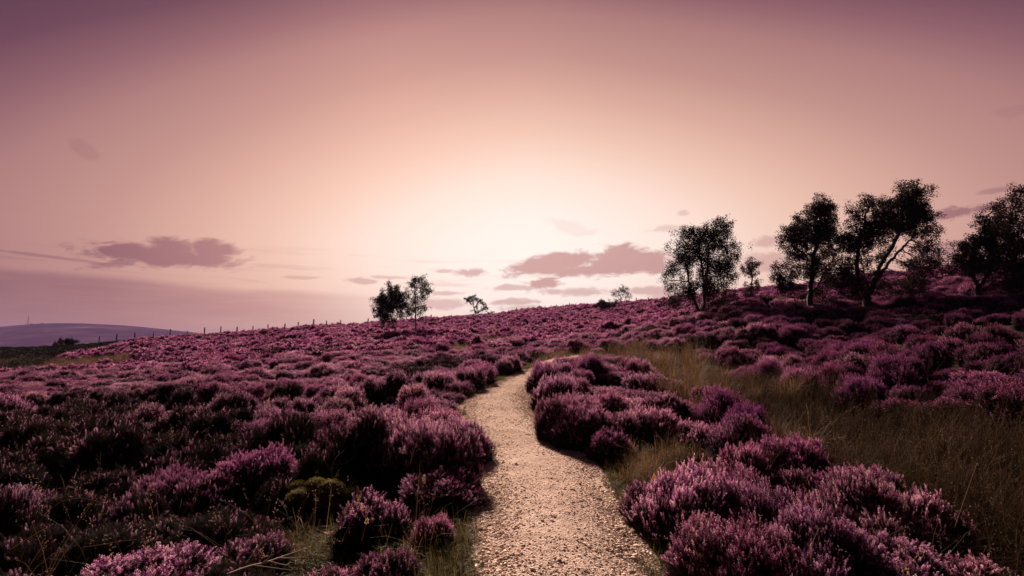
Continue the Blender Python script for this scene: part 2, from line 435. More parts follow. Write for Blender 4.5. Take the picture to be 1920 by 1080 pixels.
def build_path():
    seg = [];
    P = PCF
    d = np.concatenate([[0], np.cumsum(np.hypot(np.diff(P[:, 0]), np.diff(P[:, 1])))])
    s = [0.0]
    while s[-1] < d[-1]:
        yy = np.interp(s[-1], d, P[:, 1]); s.append(s[-1] + .03 * max(1.0, abs(yy) / 4.5))
    s = np.array(s)
    cx = np.interp(s, d, P[:, 0]); cy = np.interp(s, d, P[:, 1]); hw = np.interp(s, d, P[:, 2])
    tx = np.gradient(cx); ty = np.gradient(cy); L = np.hypot(tx, ty); nx, ny = ty / L, -tx / L
    K = 48; v = np.linspace(-1.16, 1.16, K)
    edge = 1 + ((vnoise(s, s * 0, .5, 21) - .5) * .16 + (vnoise(s, s * 0 + 9, .16, 22) - .5) * .10)
    X = cx[:, None] + nx[:, None] * v[None] * hw[:, None] * edge[:, None]
    Y = cy[:, None] + ny[:, None] * v[None] * hw[:, None] * edge[:, None]
    Xf, Yf = X.ravel(), Y.ravel()
    Z = _h0(Xf, Yf)
    av = np.abs(np.broadcast_to(v[None], X.shape)).ravel()
    Z += -.015 * (1 - av ** 2) - .085 * sstep(.98, 1.16, av) + .006
    Z += (vnoise(Xf, Yf, .35, 31) - .5) * .028 + (vnoise(Xf, Yf, .11, 32) - .5) * .014 + (vnoise(Xf, Yf, 1.1, 33) - .5) * .05 * (1 - sstep(.8, 1, av))
    n1 = len(s)
    i = np.arange(n1 - 1)[:, None]; j = np.arange(K - 1)[None]; a = i * K + j
    Q = np.stack([a, a + 1, a + K + 1, a + K], -1).reshape(-1, 4)
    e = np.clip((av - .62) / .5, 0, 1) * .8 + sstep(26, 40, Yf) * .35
    o = link("path", mesh_np("path", np.stack([Xf, Yf, Z], -1), Q, [M['path']], tone=e, smooth=True))
    tag(o, kind="structure", label="pale trodden gravel footpath winding between the heather")
    # loose stones
    N = 95000
    k = rng.random(N) ** 1.6
    Yp = 2.6 + 19 * k
    c = np.interp(Yp, P[:, 1], P[:, 0]); w = np.interp(Yp, P[:, 1], P[:, 2])
    u = rng.uniform(-1.12, 1.12, N); u = np.sign(u) * np.abs(u) ** .8
    x = c + u * w
    dens = .42 + .7 * sstep(.35, .85, np.abs(u)) + .7 * (vnoise(x, Yp, .45, 41) - .5) + .5 * sstep(.0, .5, u) * (Yp < 5.5)
    keep = rng.random(N) < dens
    x, Yp, u = x[keep], Yp[keep], u[keep]
    z = _h0(x, Yp) + (vnoise(x, Yp, .35, 31) - .5) * .028 + (vnoise(x, Yp, .11, 32) - .5) * .014 + (vnoise(x, Yp, 1.1, 33) - .5) * .05 * (1 - sstep(.8, 1, np.abs(u))) - .015 * (1 - u * u) - .085 * sstep(.98, 1.16, np.abs(u)) + .006
    iv, it = ico(1)
    G = Geo()
    m = len(x)
    size = .0035 + .009 * rng.random(m) ** 3.0 + .012 * (rng.random(m) < .04) * rng.random(m)
    size += .016 * (rng.random(m) < .006) * rng.random(m)
    size *= .9 + .4 * sstep(.3, .9, np.abs(u))
    for var in range(6):
        sel = np.arange(m) % 6 == var
        tv = iv * (1 + rng.uniform(-.28, .28, (len(iv), 1))) * np.array([1.25, .95, .42])
        q = rng.random((sel.sum(), 3)); Dz = np.stack([(q[:, 0] - .5) * .8, (q[:, 1] - .5) * .8, np.ones(sel.sum())], -1)
        V, T = stamp(tv, it, frames(Dz, q[:, 2] * 6.28), np.stack([x[sel], Yp[sel], z[sel] + size[sel] * .2], -1), size[sel])
        G.add(V, T, 0, np.repeat(rng.random(sel.sum()), len(tv)))
    o = link("gravel", G.mesh("gravel", [M['stone']])); tag(o, "loose tan and brown stones scattered over the footpath", "gravel", kind="stuff")
build_path()

# ------------------------------------------------------------------ heather
def sprig(lod, seed):
    """one shoot, tip zone along +Z; returns flower and foliage templates (V,T,tone)"""
    r = np.random.default_rng(seed); fl = Geo(); lf = Geo()
    def tri(g, p, d, up, w, L, t):
        d = d / np.linalg.norm(d); s = np.cross(d, up); s /= (np.linalg.norm(s) + 1e-9)
        g.add([p, p + d * L + s * w, p + d * L - s * w], [(0, 1, 2)], 0, t)
    Z = np.array([0, 0, 1.0])
    if lod == 0:
        for k in range(20):
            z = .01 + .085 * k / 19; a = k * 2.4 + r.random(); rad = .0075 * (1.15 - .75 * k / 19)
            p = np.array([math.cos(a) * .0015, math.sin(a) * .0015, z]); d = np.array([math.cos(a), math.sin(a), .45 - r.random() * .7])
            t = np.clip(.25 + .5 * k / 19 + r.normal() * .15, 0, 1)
            L = rad * 1.5
            s = np.array([-math.sin(a), math.cos(a), 0]); e = p + d / np.linalg.norm(d) * L
            n_ = np.cross(d / np.linalg.norm(d), s); w = .0045
            fl.add([p, e + s * w, e - s * w * .5 + n_ * w * .9, e - s * w * .5 - n_ * w * .9], [(0, 1, 2), (0, 2, 3), (0, 3, 1)], 0, t)
        for k in range(22):
            z = -.15 + .2 * k / 21; a = k * 2.2 + r.random()
            tri(lf, np.array([0, 0, z]), np.array([math.cos(a), math.sin(a), 1.0]), Z, .0022, .014 + .008 * r.random(), r.random())
        V, T = tube([(0, 0, -.22), (.004, .003, -.1), (0, 0, .06)], [.0022, .0018, .001], 3); lf.add(V, T, 0, .2)
    elif lod == 1:
        for k in range(8):
            z = .008 + .08 * k / 7; a = k * 2.4 + r.random(); d = np.array([math.cos(a), math.sin(a), .3])
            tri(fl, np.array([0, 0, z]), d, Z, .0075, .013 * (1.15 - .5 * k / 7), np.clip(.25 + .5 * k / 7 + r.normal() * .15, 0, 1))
            if k % 2: tri(fl, np.array([0, 0, z]), np.array([d[0], d[1], 1.2]), d[[1, 0, 2]], .006, .014, np.clip(.3 + .5 * k / 7, 0, 1))
        for k in range(7):
            z = -.13 + .16 * k / 6; a = k * 2.2 + r.random()
            tri(lf, np.array([0, 0, z]), np.array([math.cos(a), math.sin(a), 1.0]), Z, .004, .03, r.random())
    else:
        for k in range(6):
            a = k * 1.6 + r.random()
            z = .0 + .012 * k
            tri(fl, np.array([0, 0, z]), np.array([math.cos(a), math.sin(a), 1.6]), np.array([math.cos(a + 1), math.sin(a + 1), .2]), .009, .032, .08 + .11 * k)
        for k in range(2):
            a = k * 3 + r.random(); tri(lf, np.array([0, 0, -.1 + .05 * k]), np.array([math.cos(a), math.sin(a), 1.3]), Z, .012, .08, r.random())
    return fl, lf

def pack(g): return np.vstack(g.V), np.vstack(g.T), np.concatenate(g.t)
SPR = {l: [tuple(pack(g) for g in sprig(l, 50 + 10 * l + k)) for k in range(3)] for l in (0, 1, 2)}

def bush_mesh(seed, Rr, H, count, lod, pf, name):
    """returns (foliage Geo, flower Geo): shoots over a clump of small domes"""
    r = np.random.default_rng(seed)
    nd = r.integers(10, 16)
    C = []
    for k in range(nd):
        a = k * 2.4 + r.random(); q = (k / nd) ** .5 * .72 * Rr
        rad = Rr * r.uniform(.2, .46)
        top = H * (1 - .55 * (q / Rr) ** 2) * r.uniform(.6, 1.1)
        C.append((q * math.cos(a), q * math.sin(a), rad, top))
    C = np.array(C)
    area = C[:, 2] ** 2 + C[:, 2] * C[:, 3] * .8
    P = []; Nn = []
    while sum(len(p) for p in P) < count:
        k = r.choice(nd, count, p=area / area.sum())
        ct = r.uniform(-.15, 1, count); ph = r.uniform(0, 6.283, count); st = np.sqrt(1 - np.clip(ct, -1, 1) ** 2)
        nrm = np.stack([st * np.cos(ph), st * np.sin(ph), ct], -1)
        rad, top = C[k, 2], C[k, 3]
        vr = np.minimum(top * .62, rad * 1.3)
        lump = 1 + .14 * np.sin(nrm[:, 0] * 9 + k * 1.7) * np.sin(nrm[:, 1] * 8 + k) + r.normal(0, .05, count)
        p = np.stack([C[k, 0] + nrm[:, 0] * rad * lump, C[k, 1] + nrm[:, 1] * rad * lump, top - vr + nrm[:, 2] * vr * lump], -1)
        inside = np.zeros(count, bool)
        for q in range(nd):
            v = np.minimum(C[q, 3] * .62, C[q, 2] * 1.3)
            dd = ((p[:, 0] - C[q, 0]) / C[q, 2]) ** 2 + ((p[:, 1] - C[q, 1]) / C[q, 2]) ** 2 + (np.maximum(p[:, 2] - (C[q, 3] - v), 0) / v) ** 2
            inside |= (dd < .72) & (k != q)
        ok = ~inside & (p[:, 2] > .04)
        P.append(p[ok]); Nn.append(nrm[ok])
    P = np.vstack(P)[:count]; Nn = np.vstack(Nn)[:count]
    D = Nn * .75 + np.array([0, 0, .5]) + r.normal(0, .36, (count, 3))
    Mx = frames(D, r.uniform(0, 6.28, count)); sc = (1.15 if lod == 2 else (.64 if lod == 0 else .74)) * r.uniform(.6, 1.25, count) * np.where(r.random(count) < .06, 1.35, 1)
    hz = np.clip(P[:, 2] / H, 0, 1)
    # flowers thin out low on the bush and in bare patches
    bare = np.sin(P[:, 0] * 7 / Rr * .5 + seed) * np.sin(P[:, 1] * 6 / Rr * .5 + seed * 2.1)
    prob = pf * np.clip((hz - .12) * 1.55, 0.05, 1) * np.clip(1.05 - .55 * (bare > .35), 0, 1)
    isf = r.random(count) < prob
    st = r.random(count)
    fo, fl = Geo(), Geo()
    for v in range(3):
        sel = np.arange(count) % 3 == v
        (fv, ft, ftone), (lv, lt, ltone) = SPR[lod][v]
        V, T = stamp(lv, lt, Mx[sel], P[sel] - (D[sel] / np.linalg.norm(D[sel], axis=1, keepdims=True)) * .03, sc[sel])
        fo.add(V, T, 0, np.clip(np.tile(ltone, sel.sum()) * .6 + np.repeat(st[sel], len(lv)) * .4, 0, 1))
        s2 = sel & isf
        if s2.any():
            V, T = stamp(fv, ft, Mx[s2], P[s2] - (D[s2] / np.linalg.norm(D[s2], axis=1, keepdims=True)) * .03, sc[s2])
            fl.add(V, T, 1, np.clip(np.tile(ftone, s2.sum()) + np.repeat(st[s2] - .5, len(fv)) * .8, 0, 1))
    iv, it = ico(2)
    for k in range(nd):
        rad, top = C[k, 2], C[k, 3]; vr = min(top * .62, rad * 1.3)
        V = iv * (1 + r.uniform(-.12, .12, (len(iv), 1))) * np.array([rad * .78, rad * .78, vr * .78]) + np.array([C[k, 0], C[k, 1], top - vr])
        lowz = V[:, 2] < top - vr
        V[lowz, 2] = np.maximum((top - vr) * .0 - .03, V[lowz, 2] - (top - vr) * .8)
        fo.add(V, it, 2, .5)
    return fo, fl

MATS = [M['leaf'], M['flower'], M['core']]
VAR = {}
PFS = {'full': .86, 'part': .42, 'bare': .05}
for i, (Rr, H, cnt) in enumerate([(.34, .38, 1700), (.5, .5, 3300), (.68, .6, 5400)]):
    for j, kd in enumerate(('full', 'part', 'bare')):
        if kd != 'full' and Rr > .6: continue
        for lod, f in ((0, 1.0), (1, .65)):
            fo, fl = bush_mesh(100 + i * 10 + j, Rr, H, int(cnt * f), lod, PFS[kd], 'b')
            if lod == 0 and kd != 'bare':
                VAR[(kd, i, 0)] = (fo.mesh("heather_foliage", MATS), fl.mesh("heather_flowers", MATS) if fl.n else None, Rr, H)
            else:
                for a_, b_, c_, d_ in zip(fl.V, fl.T, fl.M, fl.t):
                    fo.V.append(a_); fo.T.append(b_ + fo.n); fo.M.append(c_); fo.t.append(d_)
                VAR[(kd, i, lod)] = (fo.mesh("heather_bush", MATS), None, Rr, H)

def nearest_var(kd, Rr, lod, H=.5):
    opts = [k for k in VAR if k[0] == kd and k[2] == lod]
    return min(opts, key=lambda k: abs(math.log(VAR[k][2] / Rr)) + .8 * abs(math.log(VAR[k][3] / H)))

DEEP = {}
def deep(me):
    if me.name not in DEEP:
        c = me.copy(); c.materials[1] = M['flower_vignetted']; DEEP[me.name] = c
    return DEEP[me.name]
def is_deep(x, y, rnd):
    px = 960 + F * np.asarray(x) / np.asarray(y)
    return (np.asarray(y) > 8) & (np.asarray(x) > 2.2) & (rnd < sstep(1180, 1640, px) * .85)  # darker copy grows likelier to the right, following the vignette
BUSHES = []      # x, y, R
def add_bush(x, y, Rr, H, kd, lod, label, group=None):
    k = nearest_var(kd, Rr, lod, H); fo, fl, R0, H0 = VAR[k]
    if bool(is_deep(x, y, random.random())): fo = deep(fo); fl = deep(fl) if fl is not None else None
    z = h1(x, y) - .03
    rz = random.uniform(0, 6.28)
    sc = (Rr / R0 * random.uniform(.93, 1.07), Rr / R0 * random.uniform(.93, 1.07), H / H0)
    if fl is not None:
        e = bpy.data.objects.new("heather_bush", None); COL.objects.link(e)
        e.empty_display_size = .1; e.location = (x, y, z); e.rotation_euler = (random.uniform(-.06, .06), random.uniform(-.06, .06), rz); e.scale = sc
        link("foliage", fo, e)
        if fl: link("flowers", fl, e)
    else:
        e = link("heather_bush", fo, None, (x, y, z), rz); e.scale = sc
    tag(e, label, "heather bush", group)
    BUSHES.append((x, y, Rr))

# the clumps one can tell apart: photo x, distance, radius, height, kind, label
HAND = [
 (1362, 4.05, .48, .50, 'full', "big pink heather bush in front of all others right of the gravel path"),
 (1525, 4.25, .55, .50, 'full', "wide pink heather bush just right of the foremost bush by the path"),
 (1282, 5.45, .50, .60, 'full', "rounded pink heather bush overhanging the right path edge behind the foremost bush"),
 (1225, 5.75, .36, .44, 'full', "smaller pink heather bush at the path edge between dry stalks and rounded overhanging bush"),
 (1395, 5.25, .42, .58, 'full', "pink heather bush squeezed between the rounded path-edge bush and the tall purple one"),
 (1590, 5.2, .60, .64, 'full', "tall purple heather bush with a dark hollow below, bordering the brown grass"),
 (1690, 5.0, .42, .52, 'part', "dim purple heather bush where the tall purple one meets the brown grass"),
 (1690, 4.2, .48, .32, 'part', "low magenta heather bush in the bottom right corner beside dark grass"),
 (1640, 4.9, .4, .45, 'full', "purple heather bush right behind the wide pink foreground bush"),
 (1790, 4.1, .42, .3, 'part', "lowest dark magenta heather bush fading into the grass at far bottom right"),
 (1052, 9.2, .44, .72, 'full', "round pink heather bush bulging into the inner bend of the path"),
 (1090, 8.8, .48, .68, 'full', "pink heather bush directly right of the round one at the path bend"),
 (1090, 10.0, .48, .66, 'full', "pink heather bush behind the round one at the path bend"),
 (1160, 8.9, .45, .60, 'full', "pink heather bush in the middle of the clump beside the path bend"),
 (1225, 9.0, .46, .66, 'full', "domed pink heather bush with dry stalks at its foot, right of the bend clump"),
 (1140, 8.0, .3, .42, 'full', "low magenta heather bush at the foot of the bend clump, nearest the path"),
 (1150, 10.4, .55, .68, 'full', "pink heather bush on the crest of the mound behind the bend clump"),
 (1240, 10.5, .5, .62, 'part', "half bare heather bush beside yellow green moss on the mound"),
 (1325, 12.2, .36, .62, 'full', "small dark purple heather bush standing alone in the tan grass"),
 (1310, 8.5, .42, .52, 'full', "magenta heather bush left of the broad dome above the dry stalks"),
 (1385, 8.2, .58, .68, 'full', "broad domed magenta heather bush against the brown grass hollow"),
 (1480, 7.3, .5, .62, 'full', "magenta heather bush stepping down right of the broad dome"),
 (1385, 6.7, .34, .58, 'full', "small upright pink heather bush in the pale dry stalks"),
 (1470, 6.2, .4, .5, 'part', "sparse heather bush between the upright pink bush and the tall purple one"),
 (1560, 6.4, .34, .5, 'part', "dark sparse heather bush on the edge of the brown grass, behind the tall purple bush"),
 (835, 6.3, .44, .74, 'full', "purple pink heather bush leaning over the left edge of the gravel path"),
 (780, 6.9, .46, .74, 'full', "pink heather bush behind the one leaning over the left path edge"),
 (868, 7.5, .36, .6, 'full', "pink topped heather bush beside pale grass tuft at the left path edge"),
 (690, 7.2, .58, .84, 'part', "tallest dark heather bush with a pale pink crown and bare woody front"),
 (620, 6.6, .45, .6, 'bare', "dark mostly bare heather bush left of the tallest dark one"),
 (705, 4.95, .34, .42, 'part', "small heather bush with a slanting row of pink tips above the yellow moss"),
 (818, 4.55, .17, .26, 'full', "tiny pale pink heather tuft in the grass by the left path edge"),
 (640, 3.85, .26, .26, 'part', "low heather bush with scattered pale pink bells at the bottom edge"),
 (735, 3.95, .24, .28, 'part', "low pale pink heather bush nearest the path at the bottom edge"),
 (300, 3.95, .42, .34, 'full', "pink flowering heather bush beside a long dry straw in the bottom left corner"),
 (180, 3.85, .34, .26, 'part', "dim pink heather bush trailing off in the bottom left corner"),
 (440, 3.95, .36, .28, 'bare', "dark heather bush with a few stray pink bells between bottom left bush and dead branches"),
 (490, 6.9, .5, .62, 'full', "bright purple heather bush above the dark thicket on the left"),
 (400, 6.3, .4, .5, 'part', "heather bush with a few pink tips crossed by two long straws"),
 (330, 6.6, .42, .55, 'full', "purple heather bush with straw heads poking out of its top on the left"),
 (555, 6.1, .42, .42, 'bare', "bare brown heather bush behind the yellow moss patch"),
 (440, 5.0, .5, .38, 'bare', "dark green heather bush with hardly a flower in the shaded left foreground"),
 (250, 4.9, .5, .36, 'bare', "blackish nearly flowerless heather bush behind the bottom left pink one"),
 (80, 5.0, .5, .4, 'bare', "blackish nearly flowerless heather bush at the left border of the picture"),
 (60, 6.4, .5, .5, 'part', "dim heather bush with scattered magenta at the left border behind the blackish one"),
 (170, 6.3, .45, .45, 'bare', "dim, hardly flowering heather bush with thin straws between the left border and the purple bush"),
 (495, 4.6, .3, .28, 'part', "low heather bush with a few pink tips left of the moss patch"),
 (340, 5.3, .42, .34, 'bare', "dark low heather bush under the arching straws on the left"),
]
for px, Y, Rr, H, kd, lab in HAND:
    x = at(px, 700, Y)[0]
    add_bush(x, Y, Rr * 1.08, H * (1.3 if px > 1200 and Y < 5.6 else 1.04), kd, 0, lab)

# brown grass hollow on the right, as a polygon on the ground
def ground_hit(px, py, veg):
    Ys = np.geomspace(2.5, 200, 500); p = at(np.full(500, px), np.full(500, py), Ys)
    hh = h(p[:, 0], p[:, 1]) + veg
    i = np.argmax(p[:, 2] < hh)
    return p[i, 0], p[i, 1]
HOL = [ground_hit(*q) for q in [(1130, 648, .4), (1200, 640, .4), (1300, 655, .45), (1420, 690, .5), (1560, 722, .5), (1760, 742, .5), (1960, 760, .5)]]
HOL += [(6.0, 2.6), (3.15, 2.6)] + [ground_hit(*q) for q in [(1880, 1075, .4), (1800, 985, .5), (1735, 905, .7), (1640, 840, .8), (1540, 800, .8), (1440, 758, .85), (1370, 728, .85), (1290, 702, .85), (1190, 668, .7)]]
HOL = np.array(HOL)
def inpoly(x, y, P):
    c = np.zeros(np.shape(x), bool); j = len(P) - 1
    for i in range(len(P)):
        yi, yj, xi, xj = P[i, 1], P[j, 1], P[i, 0], P[j, 0]
        c ^= ((yi > y) != (yj > y)) & (x < (xj - xi) * (y - yi) / (yj - yi + 1e-12) + xi); j = i
    return c
STRIPS = []   # paler grass patches: centre x,y, radii
for px, py, rx, ry in [(230, 705, 2.6, 1.6), (10, 694, 13, 8.0), (940, 622, 2.6, 6.0), (1070, 660, 1.6, 3.0), (870, 650, 1.6, 2.2), (930, 640, 2, 3)]:
    gx, gy = ground_hit(px, py, .25); STRIPS.append((gx, gy, rx, ry))
SCRUB = (at(-150, 660, 78)[0], 80.0)

CLEAR = [ground_hit(px, py, .2) + (rx, ry) for px, py, rx, ry in [(1250, 850, .75, .45), (1205, 880, .6, .55), (600, 945, .5, .5), (655, 1000, .35, .3), (840, 1020, .3, .5), (1265, 735, .5, .5)]]
def in_clear(x, y):
    c = np.zeros(np.shape(x), bool)
    for gx, gy, rx, ry in CLEAR: c |= ((x - gx) / (rx + .2)) ** 2 + ((y - gy) / (ry + .2)) ** 2 < 1
    return c
def in_strip(x, y, k=1.0):
    c = np.zeros(np.shape(x), bool)
    for gx, gy, rx, ry in STRIPS:
        c |= ((x - gx) / rx) ** 2 + ((y - gy) / ry) ** 2 < k * (.7 + .6 * vnoise(x, y, 1.2, 51))
    return c

def ridge_y(az):
    ra = np.array([math.atan2(at(px, 600, Y)[0], Y) for px, py, Y in RIDGE]); ry = np.array([Y for _, _, Y in RIDGE], float)
    return np.interp(az, ra, ry)

def far_left_scrub(x, y):
    px = 960 + F * x / y * 1.005
    return (px < 235) & (y > 54 + 8 * vnoise(x, y, 5, 61) + np.clip(px / 235, 0, 1) * 20)

def kind_at(x, y):
    """how much the heather flowers here"""
    v = vnoise(x, y, 1.7, 71) * .55 + vnoise(x, y, 6, 72) * .45
    v = v + (vnoise(x, y, 24, 73) - .5) * .34 * sstep(9, 22, y)
    lim1 = np.where((x < -1.2) & (y < 7.5), .74, .34)
    lim2 = np.where((x < -1.0) & (y < 6.2), .68, np.where((x < -1.6) & (y < 8.2), .38, .22))
    side = np.clip(np.abs(x) / y - .38, 0, .5) * .5  # sparser bloom towards both sides, partly in place of vignette darkening
    lim1 = lim1 + side; lim2 = lim2 + side * .7
    return np.where((v < lim2) & ((x < -.8) | (y > 22)), 'bare', np.where(v < lim1, 'part', 'full'))

# individuals: fill the near moor
def fill_near():
    total = 300 - len(HAND)
    cand = 60000
    y = 3.7 + 17 * rng.random(cand) ** .75
    half = 930 / F * y
    x = rng.uniform(-1, 1, cand) * half
    o = np.argsort(np.hypot(x, y) + rng.random(cand) * 2.2); x, y = x[o], y[o]
    pd = pathdist(x, y)
    ok = (pd > .32) & ~inpoly(x, y, HOL) & ~in_strip(x, y) & ~in_clear(x, y)
    kds = kind_at(x, y); rs = rng.random((cand, 3))
    got = []
    hb = np.array(BUSHES)
    bx, by, br = list(hb[:, 0]), list(hb[:, 1]), list(hb[:, 2])
    for i in np.nonzero(ok)[0]:
        Rr = min(.30 + .30 * rs[i, 0] + .012 * y[i], .15 + pd[i] * .9)
        if Rr < .24: continue
        d = np.hypot(np.array(bx) - x[i], np.array(by) - y[i])
        if (d < .74 * (np.array(br) + Rr)).any(): continue
        got.append((x[i], y[i], Rr, (.26 + .52 * rs[i, 1]) * (.75 + .6 * Rr), str(kds[i]), pd[i])); bx.append(x[i]); by.append(y[i]); br.append(Rr)
        if len(got) >= total: break
    return got
NEAR = fill_near()
YLIM = max(g[1] for g in NEAR)
def place_words(x, y, pd):
    left = x < np.interp(y, PCF[:, 1], PCF[:, 0])
    side = "left" if left else "right"
    if pd < .75:
        return f"along the {side} edge of the gravel path", f"{'near' if y < 8 else 'beyond'} the bend" if y > 6 else "in the foreground"
    if left:
        z = "in the near left moor" if y < 8 else ("in the middle left moor" if y < 12 else "on the rising left moor towards the birches")
    elif x > 3.2 and y > 9:
        z = "on the right slope above the brown grass"
    else:
        z = "on the mound between path and brown grass"
    return z, None
for x, y, Rr, H, kd, pd in NEAR:
    a, b = place_words(x, y, pd)
    col = {'full': "pink flowering", 'part': "sparsely flowering", 'bare': "dark almost flowerless"}[kd]
    sz = "small" if Rr < .42 else "broad"
    lab = f"{sz} {col} heather bush {a}" + (f" {b}" if b else "")
    add_bush(x, y, Rr, H, kd, 0 if y < 9 else 1, lab, "heather bushes: " + lab)

# everything farther: one carpet
def scatter(name, srcs, X, Y, Z, idx, rot, scl, label, cat):
    me = bpy.data.meshes.new(name); me.vertices.add(len(X))
    me.vertices.foreach_set("co", np.stack([X, Y, Z], -1).astype(np.float32).ravel())
    a = me.attributes.new("pick", 'INT', 'POINT'); a.data.foreach_set("value", np.asarray(idx, np.int32))
    a = me.attributes.new("turn", 'FLOAT_VECTOR', 'POINT'); a.data.foreach_set("vector", np.asarray(rot, np.float32).ravel())
    a = me.attributes.new("size", 'FLOAT_VECTOR', 'POINT'); a.data.foreach_set("vector", np.asarray(scl, np.float32).ravel())
    o = link(name, me)
    ng = bpy.data.node_groups.new(name, 'GeometryNodeTree')
    ng.interface.new_socket("Geometry", in_out='INPUT', socket_type='NodeSocketGeometry')
    ng.interface.new_socket("Geometry", in_out='OUTPUT', socket_type='NodeSocketGeometry')
    Nn, L = ng.nodes, ng.links
    gi = Nn.new("NodeGroupInput"); go = Nn.new("NodeGroupOutput"); jn = Nn.new("GeometryNodeJoinGeometry")
    def attr(nm, dt):
        q = Nn.new("GeometryNodeInputNamedAttribute"); q.data_type = dt; q.inputs[0].default_value = nm; return q.outputs[0]
    pk, tn, sz = attr("pick", 'INT'), attr("turn", 'FLOAT_VECTOR'), attr("size", 'FLOAT_VECTOR')
    for k, s in enumerate(srcs):
        ip = Nn.new("GeometryNodeInstanceOnPoints"); oi = Nn.new("GeometryNodeObjectInfo")
        oi.inputs["Object"].default_value = s; oi.inputs["As Instance"].default_value = True
        cmp_ = Nn.new("FunctionNodeCompare"); cmp_.data_type = 'INT'; cmp_.operation = 'EQUAL'
        L.new(pk, cmp_.inputs[2]); cmp_.inputs[3].default_value = k
        L.new(gi.outputs[0], ip.inputs["Points"]); L.new(cmp_.outputs[0], ip.inputs["Selection"])
        L.new(oi.outputs["Geometry"], ip.inputs["Instance"]); L.new(tn, ip.inputs["Rotation"]); L.new(sz, ip.inputs["Scale"])
        L.new(ip.outputs[0], jn.inputs[0])
    L.new(jn.outputs[0], go.inputs[0])
    md = o.modifiers.new("scatter", 'NODES'); md.node_group = ng
    tag(o, label, cat, kind="stuff")
    return o

def src(name, me):
    return bpy.data.objects.new(name, me)

FAR = []
for k, (pf, cnt) in enumerate([(.85, 620), (.75, 620), (.62, 620), (.42, 520), (.16, 480)]):
    fo, fl = bush_mesh(300 + k, .5, .5, cnt, 2, pf, 'f')
    for a_, b_, c_, d_ in zip(fl.V, fl.T, fl.M, fl.t):
        fo.V.append(a_); fo.T.append(b_ + fo.n); fo.M.append(c_); fo.t.append(d_)
    FAR.append(src("far_heather", fo.mesh("far_heather", MATS)))
MIDS = [src("mid_heather", VAR[k][0]) for k in (('full', 0, 1), ('full', 1, 1), ('full', 2, 1), ('part', 1, 1), ('bare', 1, 1))]

def fill_far():
    X = []; Y = []
    for y0, y1, dens in [(3.0, YLIM, 3.0), (YLIM, 24, 2.6), (24, 45, 2.0), (45, 80, 1.35), (80, 200, .8)]:
        k = 1500 / F
        nn = int((y1 - y0) * (y1 + y0) * k * dens)
        y = np.sqrt(rng.uniform(y0 ** 2, y1 ** 2, nn)); x = rng.uniform(-k, k, nn) * y
        X.append(x); Y.append(y)
    X = np.concatenate(X); Y = np.concatenate(Y)
    az = np.arctan2(X, Y)
    pd = pathdist(X, Y)
    ok = (pd > .42) & ~inpoly(X, Y, HOL) & ~in_strip(X, Y) & ~far_left_scrub(X, Y) & (Y < ridge_y(az) * 1.05 + 2)
    # keep clear of the bushes that stand as objects
    bb = np.array(BUSHES)
    near = np.nonzero(ok & (Y < YLIM + 1))[0]
    d = np.hypot(X[near, None] - bb[None, :, 0], Y[near, None] - bb[None, :, 1]) - bb[None, :, 2] * 1.0
    inframe = np.abs(X[near] / Y[near]) < 960 / F
    ok[near[(d.min(1) < .25) | (inframe & (Y[near] < YLIM - 1.2))]] = False
    X, Y, pd = X[ok], Y[ok], pd[ok]
    return X, Y, pd
X, Y, pd = fill_far()
kd = kind_at(X, Y)
far = Y > rng.uniform(30, 55, len(X))
idx = np.where(kd == 'full', rng.integers(0, 3, len(X)), np.where(kd == 'part', 3, 4))
idx = np.where(far, idx + 5, idx)
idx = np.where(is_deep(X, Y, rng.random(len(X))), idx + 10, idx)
base = rng.uniform(.65, 1.25, len(X)) * np.where(Y > 24, 1.05 + .006 * Y, .98) * np.clip(.45 + pd * .5, .4, 1)
scl = np.stack([base * rng.uniform(.9, 1.2, len(X)), base * rng.uniform(.9, 1.2, len(X)), base * rng.uniform(.75, 1.15, len(X))], -1)
rot = np.stack([rng.normal(0, .06, len(X)), rng.normal(0, .06, len(X)), rng.uniform(0, 6.28, len(X))], -1)
scatter("heather_carpet", MIDS + FAR + [src("vignetted_heather", deep(o_.data)) for o_ in MIDS + FAR], X, Y, h(X, Y, pd) - .05, idx, rot, scl, "purple heather carpeting the rising moor up to the skyline", "heather")

# dark gorse and bracken beyond the heather at far left
def fill_scrub():
    nn = 6000
    y = rng.uniform(53, 105, nn); px = rng.uniform(-700, 240, nn); x = (px - 960) / F * y
    ok = far_left_scrub(x, y) & (y < ridge_y(np.arctan2(x, y)) * 1.06)
    return x[ok], y[ok]
X, Y = fill_scrub()
gl = Geo()
for k in range(1):
    r = np.random.default_rng(5); q = 900
    d = r.normal(size=(q, 3)); d[:, 2] = np.abs(d[:, 2]); d /= np.linalg.norm(d, axis=1, keepdims=True)
    P = d * np.array([.8, .8, .75]) * r.uniform(.75, 1.1, (q, 1))
    tv = np.array([[0, 0, 0], [.035, 0, .11], [-.035, 0, .11]]); V, T = stamp(tv, np.array([[0, 1, 2]]), frames(d + r.normal(0, .4, (q, 3)) + [0, 0, .4], r.random(q) * 6), P)
    gl.add(V, T, 0, np.repeat(r.random(q), 3))
    iv, it = ico(2); gl.add(iv * (1 + r.uniform(-.15, .15, (len(iv), 1))) * [.72, .72, .68], it, 0, .1)
M['gorse'] = tone_mat("gorse_leaf", [(0, (.012, .012, .008, 1)), (1, (.04, .034, .016, 1))], .1, .9)
GORSE = src("gorse", gl.mesh("gorse", [M['gorse']]))
b = rng.uniform(.6, 1.15, len(X)); scl = np.stack([b * 1.2, b * 1.2, b * .8], -1)
rot = np.stack([0 * X, 0 * X, rng.uniform(0, 6.28, len(X))], -1)
